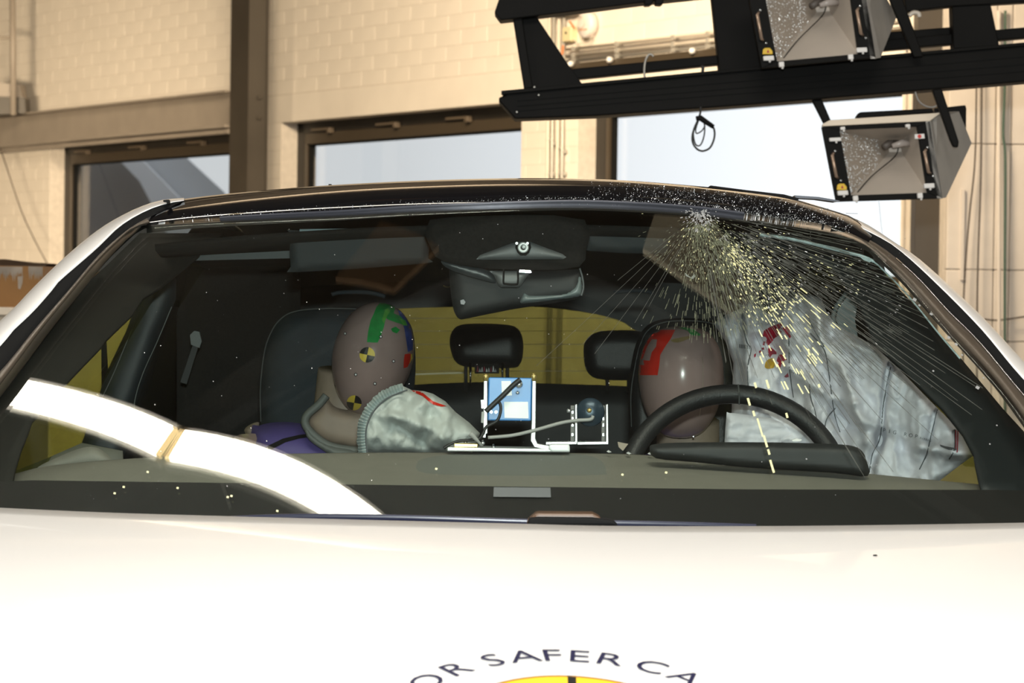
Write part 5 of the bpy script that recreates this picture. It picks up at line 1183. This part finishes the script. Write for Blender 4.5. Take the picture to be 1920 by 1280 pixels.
for x, y in ((1002, 163), (1010, 178), (969, 210), (1700, 96)):
    b = MB(); b.lathe(P(x, y, DG - 0.045), -FW, [(0, 0.003), (0.003, 0.002)], 6); b.build('bolt', m_galv, rig)
# floodlights
def floodlight(lab, out, refl, top_q, side_q, hub_c, d, tilt_top):
    t = thing('floodlight', P(out[3][0], out[3][1], d), lab, 'floodlight', None)
    def pr(name, poly, dd2, th, m, bv=0.001, par=None):
        b = MB(); b.prism(poly, dd2, th); return bevel(b.build(name, m, par or t), bv)
    # frame as four bars between outer and reflector corners
    for i in range(4):
        j = (i + 1) % 4; pr('front_frame', [out[i], out[j], refl[j], refl[i]], d, 0.02, m_black)
    # funnel reflector: four faces to an inner quad
    inn = [(hub_c[0] + (q[0] - hub_c[0]) * 0.16, hub_c[1] + (q[1] - hub_c[1]) * 0.14) for q in refl]
    for i in range(4):
        j = (i + 1) % 4; b = MB(); b.add([P(*refl[i], d + 0.012), P(*refl[j], d + 0.012), P(*inn[j], d + 0.17), P(*inn[i], d + 0.17)], [(0, 1, 2, 3)]); b.build('reflector_face', m_refl if i == 3 else m_refl2, t)
    b = MB(); b.add([P(*q, d + 0.17) for q in inn], [(0, 1, 2, 3)]); b.build('reflector_back', m_refl2, t)
    # parabolic cutout line and lamp
    l = cat([(refl[3][0] + 12, refl[3][1] - 6), (refl[3][0] * 0.55 + hub_c[0] * 0.45, refl[3][1] * 0.62 + hub_c[1] * 0.38), (hub_c[0] - 4, hub_c[1] + 22), (hub_c[0] + 4, hub_c[1])], 5)
    nn = len(l); b = MB(); b.tube([P(x, y, d + 0.02 + 0.13 * i / nn) for i, (x, y) in enumerate(l)], 0.0016, 5); b.build('reflector_seam', m_frame, t)
    b = MB(); b.tube([P(hub_c[0] - 24, hub_c[1] + 4, d + 0.09), P(hub_c[0] - 14, hub_c[1] - 3, d + 0.10), P(hub_c[0] + 4, hub_c[1] - 4, d + 0.12)], [0.009, 0.010, 0.008], 14); b.build('lamp_slot', mat('dark_slot', (0.10, 0.085, 0.075), 0.5), t, True)
    b = MB(); b.tube([P(hub_c[0] - 8, hub_c[1] + 2, d + 0.085), P(hub_c[0] + 10, hub_c[1] - 4, d + 0.09), P(hub_c[0] + 26, hub_c[1] - 3, d + 0.10)], [0.006, 0.010, 0.008], 14); b.build('bulb', mat('frosted_bulb', (0.45, 0.40, 0.37), 0.3), t, True)
    sp = MB(); r4_ = random.Random(int(d * 100 + out[0][0]))       # pale flecks added as sparkle on the left reflector face
    for _ in range(420):
        u, v = r4_.random(), r4_.random() ** 1.6 * 0.8
        ex, ey = refl[0][0] + (refl[3][0] - refl[0][0]) * u, refl[0][1] + (refl[3][1] - refl[0][1]) * u
        ix, iy = inn[0][0] + (inn[3][0] - inn[0][0]) * u, inn[0][1] + (inn[3][1] - inn[0][1]) * u
        c = P(ex + (ix - ex) * v, ey + (iy - ey) * v, d + 0.012 + 0.158 * v - 0.004); q = r4_.uniform(0.0005, 0.0016)
        sp.add([c + RT * q, c + UP * q + FW * q * r4_.uniform(-1, 1), c - RT * q, c - UP * q], [(0, 1, 2, 3)])
    tag(sp.build('sparkle_flecks', m_chipw, t), kind='stuff')
    if top_q: pr('top_panel', top_q, d - 0.002, 0.02, m_cream, 0.002)
    sp = MB(); n = len(side_q); pts = [P(x, y, d + dz) for x, y, dz in side_q]; nrm = RT * -0.012
    sp.add(pts + [p + nrm for p in pts], [tuple(range(n))[::-1], tuple(range(n, 2 * n))] + [(i, (i + 1) % n, n + (i + 1) % n, n + i) for i in range(n)]); sp.build('side_panel', m_housing, t)
    # closed back of the housing
    b = MB(); bk = [P(hub_c[0] + (q[0] - hub_c[0]) * 0.5 + 20, hub_c[1] + (q[1] - hub_c[1]) * 0.5, d + 0.24) for q in out]; fq = [P(x, y, d + 0.022) for x, y in out]
    b.add(fq + bk, [(0, 1, 5, 4), (1, 2, 6, 5), (2, 3, 7, 6), (3, 0, 4, 7), (4, 5, 6, 7)]); b.build('housing_back', m_housing, t)
    lean = (out[3][0] - out[0][0]) / (out[3][1] - out[0][1])
    def lp(u, y):   # point on the face: u across at row y
        x0 = out[0][0] + lean * (y - out[0][1]); w2 = out[1][0] - out[0][0]; return x0 + w2 * u
    H = out[3][1] - out[0][1]; T = out[0][1]
    for side_, u in (('l', 0.045), ('r', 0.905)):
        ya, yb = T + H * (0.38 if side_ == 'l' else 0.33), T + H * (0.66 if side_ == 'l' else 0.60)
        xa, xb = lp(u, ya), lp(u, yb)
        b = MB(); b.tube([P(xa + 3, ya - 4, d), P(xa, ya, d - 0.02), P(xb, yb, d - 0.02), P(xb + 3, yb + 3, d)], 0.0042, 8); b.build('handle', mat('copper_handle', (0.5, 0.36, 0.27), 0.3, metal=0.5), t, True)
        for q, yy in ((0.05, ya - 8), (0.05, yb + 8)):
            b = MB(); b.lathe(P(lp(u, yy) + 7, yy, d), -FW, [(0, 0.004), (0.004, 0.003)], 10); b.build('screw', m_zinc, t, True)
    clips = [(lp(0.075, T + H * 0.885), T + H * 0.885, 20, 9), (lp(0.885, T + H * 0.79), T + H * 0.79, 20, 9), (refl[3][0] + 8, refl[3][1] + 6, 10, 10), (refl[2][0] - 14, refl[2][1] + 6, 10, 10)]
    if top_q: clips += [(lp(0.10, T + H * 0.17), T + H * 0.17, 22, 7), (refl[0][0] + 6, refl[0][1] - 2, 9, 6), (refl[1][0] - 18, refl[1][1] - 1, 9, 6)]
    for x, y, w2, h2 in clips:
        cl2 = pr('clip', [(x - w2 / 2, y - h2 / 2), (x + w2 / 2, y - h2 / 2 - 1), (x + w2 / 2 + 1, y + h2 / 2 - 1), (x - w2 / 2 + 1, y + h2 / 2)], d - 0.014, 0.014, m_clip, 0.002)
        b = MB(); b.lathe(P(x + 2, y + h2 / 2 + 1.5, d - 0.006), -FW, [(0, 0.003), (0.006, 0.003)], 8); b.build('clip_screw', m_clip, cl2, True)
    x, y = lp(0.075, T + H * 0.80), T + H * 0.80
    wl = pr('warning_label', [(x - 9, y + 6), (x - 8, y - 3), (x - 4, y - 6), (x + 5, y - 6), (x + 10, y + 0), (x + 10, y + 6)], d - 0.010, 0.003, m_yel)
    b = MB(); b.prism([(x - 1, y + 3), (x + 1.5, y - 3), (x + 4, y + 3)], d - 0.0105, 0.001); b.build('warning_sign', m_redp, wl)
    if top_q:
        x, y = lp(0.885, T + H * 0.125), T + H * 0.125
        wl = pr('round_mark_label', [(x - 9, y - 4), (x + 9, y - 5), (x + 10, y + 4), (x - 9, y + 5)], d - 0.006, 0.002, m_clip)
        b = MB(); b.lathe(P(x, y, d - 0.006), -FW, [(0, 0.005), (0.001, 0.005)], 14); b.build('red_dot', m_red, wl)
    return t
floodlight('grey floodlight below the black rig, with cream top panel, hanging over the car roof', [(1541, 238), (1744, 226), (1767, 372), (1568, 378)], [(1574, 243), (1720, 237), (1739, 361), (1596, 366)], [(1541, 237), (1543, 232), (1556, 225), (1765, 211), (1744, 227)],
           [(1744, 226, 0), (1765, 211, 0.03), (1798, 209, 0.20), (1822, 268, 0.26), (1774, 370, 0.03), (1766, 372, 0)], (1681, 272), 7.35, True)
floodlight('grey floodlight in the upper rig, cut by the top edge of the photo, sparkle flecks on the reflector', [(1399, -34), (1618, -46), (1642, 108), (1428, 128)], [(1430, -32), (1590, -40), (1609, 101), (1457, 115)], None,
           [(1618, -46, 0), (1640, -46, 0.03), (1664, 0, 0.2), (1682, 30, 0.26), (1651, 108, 0.03), (1641, 110, 0)], (1545, 8), 7.35, False)
rp_('lamp_bracket', [(1608, 216), (1612, 210), (1748, 203), (1752, 211), (1612, 222), (1606, 222)], 7.46, 0.05)
rp_('lamp_bracket', [(1752, 203), (1810, 197), (1812, 203), (1811, 281), (1808, 281), (1798, 210), (1752, 212)], 7.66, 0.01, 0.001)
# cables on the rig
def loopc(name, pts, d, r, m, lab, c='cable', parent=None):
    b = MB(); b.tube([P(x, y, d) for x, y in cat(pts, 7)], r, 8); o = b.build(name, m, parent, True); return tag(o, lab, c)
lc = thing('cable_loop', P(1318, 285, DG - 0.08), 'coiled black cable with plug hanging under the lower beam of the rig', 'cable')
for pts, r in (([(1314, 200), (1313, 212), (1308, 226), (1302, 240), (1298, 256), (1300, 270), (1308, 280), (1318, 283), (1330, 278), (1337, 266), (1340, 252), (1338, 240), (1332, 235)], 0.0026), ([(1312, 215), (1306, 232), (1300, 250), (1304, 270), (1313, 272), (1320, 255), (1321, 235), (1317, 222)], 0.0020), ([(1313, 218), (1305, 240), (1306, 250), (1316, 245), (1322, 235)], 0.0018)):
    b = MB(); b.tube([P(x, y, DG - 0.08) for x, y in cat(pts, 7)], r, 8); b.build('cord', m_cabk, lc, True)
b = MB(); b.tube([P(1305, 222, DG - 0.09), P(1313, 221, DG - 0.09), P(1326, 230, DG - 0.09), P(1338, 238, DG - 0.09)], [0.006, 0.008, 0.007, 0.006], 10); b.build('plug', m_rubber, lc, True)
loopc('cable', [(1209, 150), (1208, 132), (1210, 115), (1215, 104), (1221, 102), (1225, 106)], DG, 0.003, m_galv, 'short grey cable end sticking up from the lower beam of the rig')
loopc('cable', [(1317, 136), (1318, 128), (1316, 125), (1321, 126)], DG, 0.004, m_frame, 'short dark cable stub on top of the lower rig beam')
loopc('cable', [(1716, 172), (1722, 188), (1734, 198), (1748, 201), (1760, 196)], DG - 0.1, 0.002, m_cabg, 'thin grey cable looping beneath the rig above the lower floodlight')
hk = loopc('cable', [(1705, 30), (1712, 24), (1722, 25), (1724, 32)], DG - 0.1, 0.006, m_pipe, 'short cream cable bend on the rig beside the upper floodlight')
# thin thread hanging in front of the third window
b = MB(); b.tube([P(1648, 378, 7.5), P(1651, 410, 7.5), P(1655, 445, 7.5)], 0.0006, 5); tag(b.build('thread', m_galv), 'fine thread hanging below the lower floodlight', 'thread')

# ceiling strip lamp (mirrored in the windscreen) ----------------------------------
glow = emit('lamp_glow', (1.0, 0.93, 0.80), 24); cap = emit('lamp_end_glow', (1.0, 0.72, 0.34), 6.5)
def strip_lamp(p0, p1, lab):
    p0 = V(p0); p1 = V(p1); ax = (p1 - p0).normalized(); ay = ZU.cross(ax); L = (p1 - p0).length; c = (p0 + p1) / 2
    t = thing('strip_lamp', c, lab, 'lamp')
    b = MB(); b.box(c + ZU * 0.035, (L, 0.12, 0.05), (ax, ay, ZU)); b.build('housing', m_housing, t)
    b = MB(); b.box(c + ax * 0.013, (L - 0.026, 0.088, 0.02), (ax, ay, ZU)); b.build('diffuser', glow, t)
    b = MB(); b.box(p0 + ax * 0.012, (0.028, 0.088, 0.022), (ax, ay, ZU)); b.build('tube_end', cap, t)
    for k in (-0.8, 0.8):
        b = MB(); q = c + ax * (k * L / 2); b.tube([q + ZU * 0.06, V((q.x, q.y, CEIL))], 0.006, 6); b.build('suspension', m_galv, t)
strip_lamp((-1.65, 6.24, 4.2), (-3.6, 8.38, 4.2), 'left one of two bright ceiling strip lamps mirrored in the windscreen')
strip_lamp((-1.63, 6.22, 4.2), (0.0, 4.96, 4.2), 'right one of two bright ceiling strip lamps mirrored in the windscreen')

def ceiling_plate(poly, m, lab):  # unseen boards added and shaped for the brown reflections in the windscreen
    v = [V((x, y, 4.21)) for x, y in poly]; n = len(v); b = MB(); b.add(v + [p + ZU * 0.03 for p in v], [tuple(range(n))[::-1], tuple(range(n, 2 * n))] + [(i, (i + 1) % n, n + (i + 1) % n, n + i) for i in range(n)])
    cx5 = sum(p.x for p in v) / n; cy5 = sum(p.y for p in v) / n
    t = thing('reflection_panel', (cx5, cy5, 4.21), lab, 'panel'); b.build('board', m, t)
    b = MB(); b.tube([(cx5, cy5, 4.23), (cx5, cy5, CEIL)], 0.005, 6); b.build('suspension', m_galv, t)
ceiling_plate([(0.64, 6.40), (0.75, 6.62), (0.98, 6.76), (1.19, 6.54), (1.07, 6.37)], mat('cream_panel', (0.85, 0.72, 0.52), 0.8), 'cream panel added overhead, shaped to be mirrored in the windscreen above the driver')
ceiling_plate([(-0.98, 6.46), (-0.78, 6.56), (-0.46, 6.34), (-0.68, 6.27)], mat('brown_panel', (0.24, 0.14, 0.075), 0.8), 'brown panel added overhead, shaped to be mirrored in the windscreen above the passenger')
